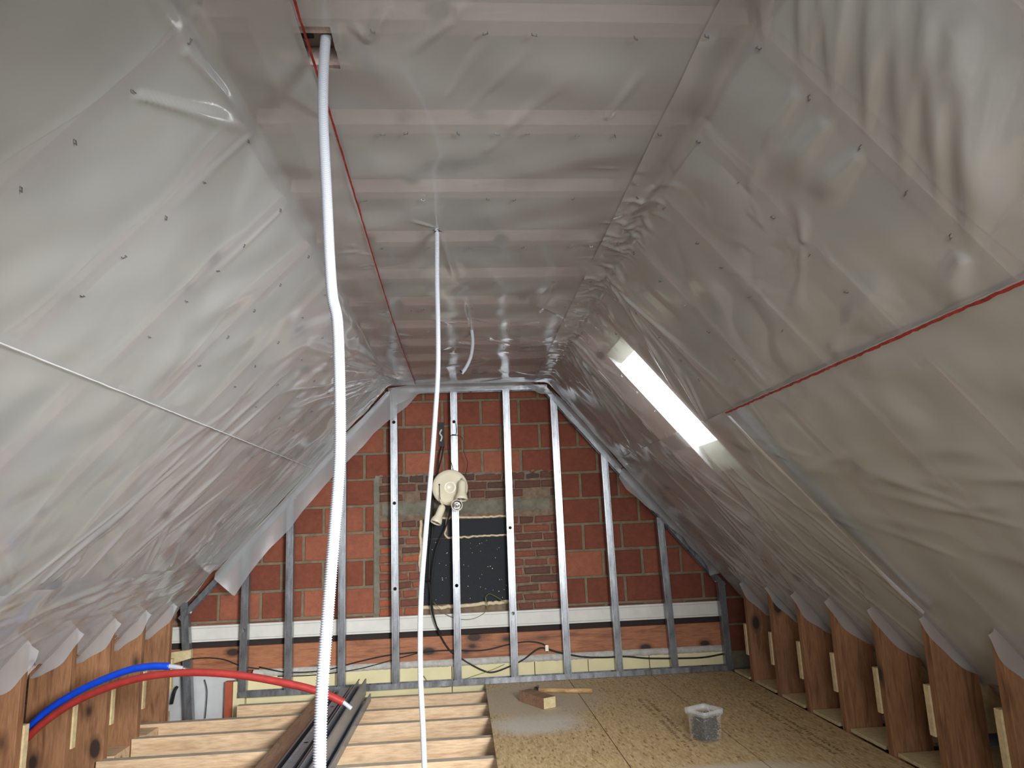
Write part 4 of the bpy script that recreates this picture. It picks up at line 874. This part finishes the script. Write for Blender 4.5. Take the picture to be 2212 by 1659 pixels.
cable([(915, 1460, 5.24), (930, 1478, 5.24), (960, 1484, 5.24), (985, 1478, 5.24), (1010, 1465, 5.24), (1060, 1448, 5.245), (1090, 1435, 5.245)], 0.002, 'thin green-yellow wire curling near the floor track behind the thin conduit', M_GYWIRE)
jb = bm_obj('cable_clip', box_bm(-0.012, 0.012, -0.012, 0.012, -0.02, 0.02, 0.003), M_CREAM, loc=tuple(onY(1181, 1400, GW - 0.07))); tag(jb, 'small pale cable connector where the cables meet right of the black panel', 'connector')

# ------------------------------------------------------------------ hammer, block, bucket
hm = thing('hammer', 'hammer with a wooden handle lying on the OSB behind the timber block', 'hammer', (0.46, 4.86, 0.0))
hb = bmesh.new()
pa = np.array([0.455, 4.835, 0.018]) - np.array([0.46, 4.86, 0]); 
vs = []; fs = []
rings = [(-0.01, 0.010, 0.012), (0.06, 0.011, 0.014), (0.18, 0.0105, 0.013), (0.30, 0.0135, 0.016), (0.335, 0.0125, 0.015)]
for i, (x, ry, rz) in enumerate(rings):
    for j in range(14):
        a = 2 * math.pi * j / 14; vs.append((x, -x * 0.30 + ry * math.cos(a), 0.016 + rz * math.sin(a)))
for i in range(len(rings) - 1):
    for j in range(14): fs.append((i * 14 + j, i * 14 + (j + 1) % 14, (i + 1) * 14 + (j + 1) % 14, (i + 1) * 14 + j))
fs.append(tuple(range(14))[::-1]); fs.append(tuple((len(rings) - 1) * 14 + j for j in range(14)))
mesh_obj('handle', vs, fs, M_HANDLE, hm, True)
lathe('head', [(0, -0.055), (0.017, -0.06), (0.019, -0.056), (0.019, -0.038), (0.014, -0.030), (0.016, -0.014), (0.018, 0.0), (0.016, 0.014), (0.013, 0.035), (0.008, 0.065), (0.0, 0.075)], M_STEELD, hm, 16, (-0.012, 0.0, 0.021), (0.30, 1.0, 0.12))
blk = bm_obj('timber_block', box_bm(-0.165, 0.165, -0.043, 0.043, 0.0, 0.062, 0.002), M_PLANK, loc=(0, 0, 0))
A = np.array([0.3242, 4.6648]); B = np.array([0.4498, 4.4293]); ang = math.atan2(B[1] - A[1], B[0] - A[0]); ctr = (A + B) / 2 + np.array([-math.sin(ang), math.cos(ang)]) * 0.043
ln = np.linalg.norm(B - A); blk.scale = (1, 1, 1)
for v in blk.data.vertices: v.co.x *= ln / 0.33
blk.location = (ctr[0], ctr[1], 0.0005); blk.rotation_euler = (0, 0, ang); tag(blk, 'short brown timber offcut lying on the dusty OSB in front of the hammer', 'timber block')
xe = ln / 2; bm_obj('end_grain', box_bm(xe, xe + 0.001, -0.0415, 0.0415, 0.0015, 0.0605), M_CUT, blk)

bc = np.array([1.165, 3.68]); bk = thing('nail_bucket', 'small square cloudy plastic bucket full of nails standing on the OSB', 'bucket', (bc[0], bc[1], 0.0))
def rsq(hw, r, z, n=6):
    pts = []
    for cx, cy, a0 in ((1, 1, 0), (-1, 1, 90), (-1, -1, 180), (1, -1, 270)):
        for i in range(n + 1): a = math.radians(a0 + 90 * i / n); pts.append((cx * (hw - r) + r * math.cos(a), cy * (hw - r) + r * math.sin(a), z))
    return pts
def loft(name, rings, mat, parent, cap=True):
    n = len(rings[0]); vs = [p for r in rings for p in r]; fs = [(i * n + j, i * n + (j + 1) % n, (i + 1) * n + (j + 1) % n, (i + 1) * n + j) for i in range(len(rings) - 1) for j in range(n)]
    if cap: fs.append(tuple(range(n))[::-1])
    return mesh_obj(name, vs, fs, mat, parent, True)
body = loft('tub', [rsq(0.054, 0.014, 0.0006), rsq(0.0565, 0.014, 0.008), rsq(0.0605, 0.015, 0.135)], M_BUCKET, bk)
loft('rim', [rsq(0.0605, 0.015, 0.118), rsq(0.070, 0.018, 0.118), rsq(0.071, 0.018, 0.142), rsq(0.069, 0.018, 0.144), rsq(0.0605, 0.015, 0.140), rsq(0.0595, 0.015, 0.125)], M_RIM, bk, False)
tube('handle', [(0.071, -0.045, 0.128), (0.078, -0.03, 0.10), (0.082, 0.0, 0.082), (0.078, 0.03, 0.10), (0.071, 0.045, 0.128)], 0.0028, M_RIM, bk, 8)
bk.rotation_euler = (0, 0, math.radians(28))
r = random.Random(3); V = []; Fc = []
for i in range(640):
    z = r.uniform(0.008, 0.112); hw = 0.047 + z * 0.02; L_ = 0.055; 
    for _ in range(8):
        c = Vector((r.uniform(-hw, hw), r.uniform(-hw, hw), z)); d = Vector((r.gauss(0, 1), r.gauss(0, 1), r.gauss(0, 0.7))).normalized(); p, q = c - d * L_ / 2, c + d * L_ / 2
        if all(abs(e.x) < hw + 0.004 and abs(e.y) < hw + 0.004 and 0.004 < e.z < 0.118 for e in (p, q)): break
    else: continue
    u = d.orthogonal().normalized() * 0.0020; w2 = d.cross(u).normalized() * 0.0020; b = len(V)
    for e in (p, q): V += [e + u, e + w2, e - u, e - w2]
    Fc += [(b, b + 1, b + 5, b + 4), (b + 1, b + 2, b + 6, b + 5), (b + 2, b + 3, b + 7, b + 6), (b + 3, b, b + 4, b + 7), (b + 4, b + 5, b + 6, b + 7)]
    u2 = u * 2.2; w3 = w2 * 2.2; b = len(V); V += [p + u2, p + w3, p - u2, p - w3]; Fc.append((b, b + 1, b + 2, b + 3))
nl = mesh_obj('nails', V, Fc, plain('nail_steel', srgb(84, 80, 68), 0.45, 0.35, 0.6, 200), None, loc=(bc[0], bc[1], 0.0)); nl.rotation_euler = (0, 0, math.radians(28)); tag(nl, 'mass of grey nails filling the square plastic bucket', 'nails', None, 'stuff')
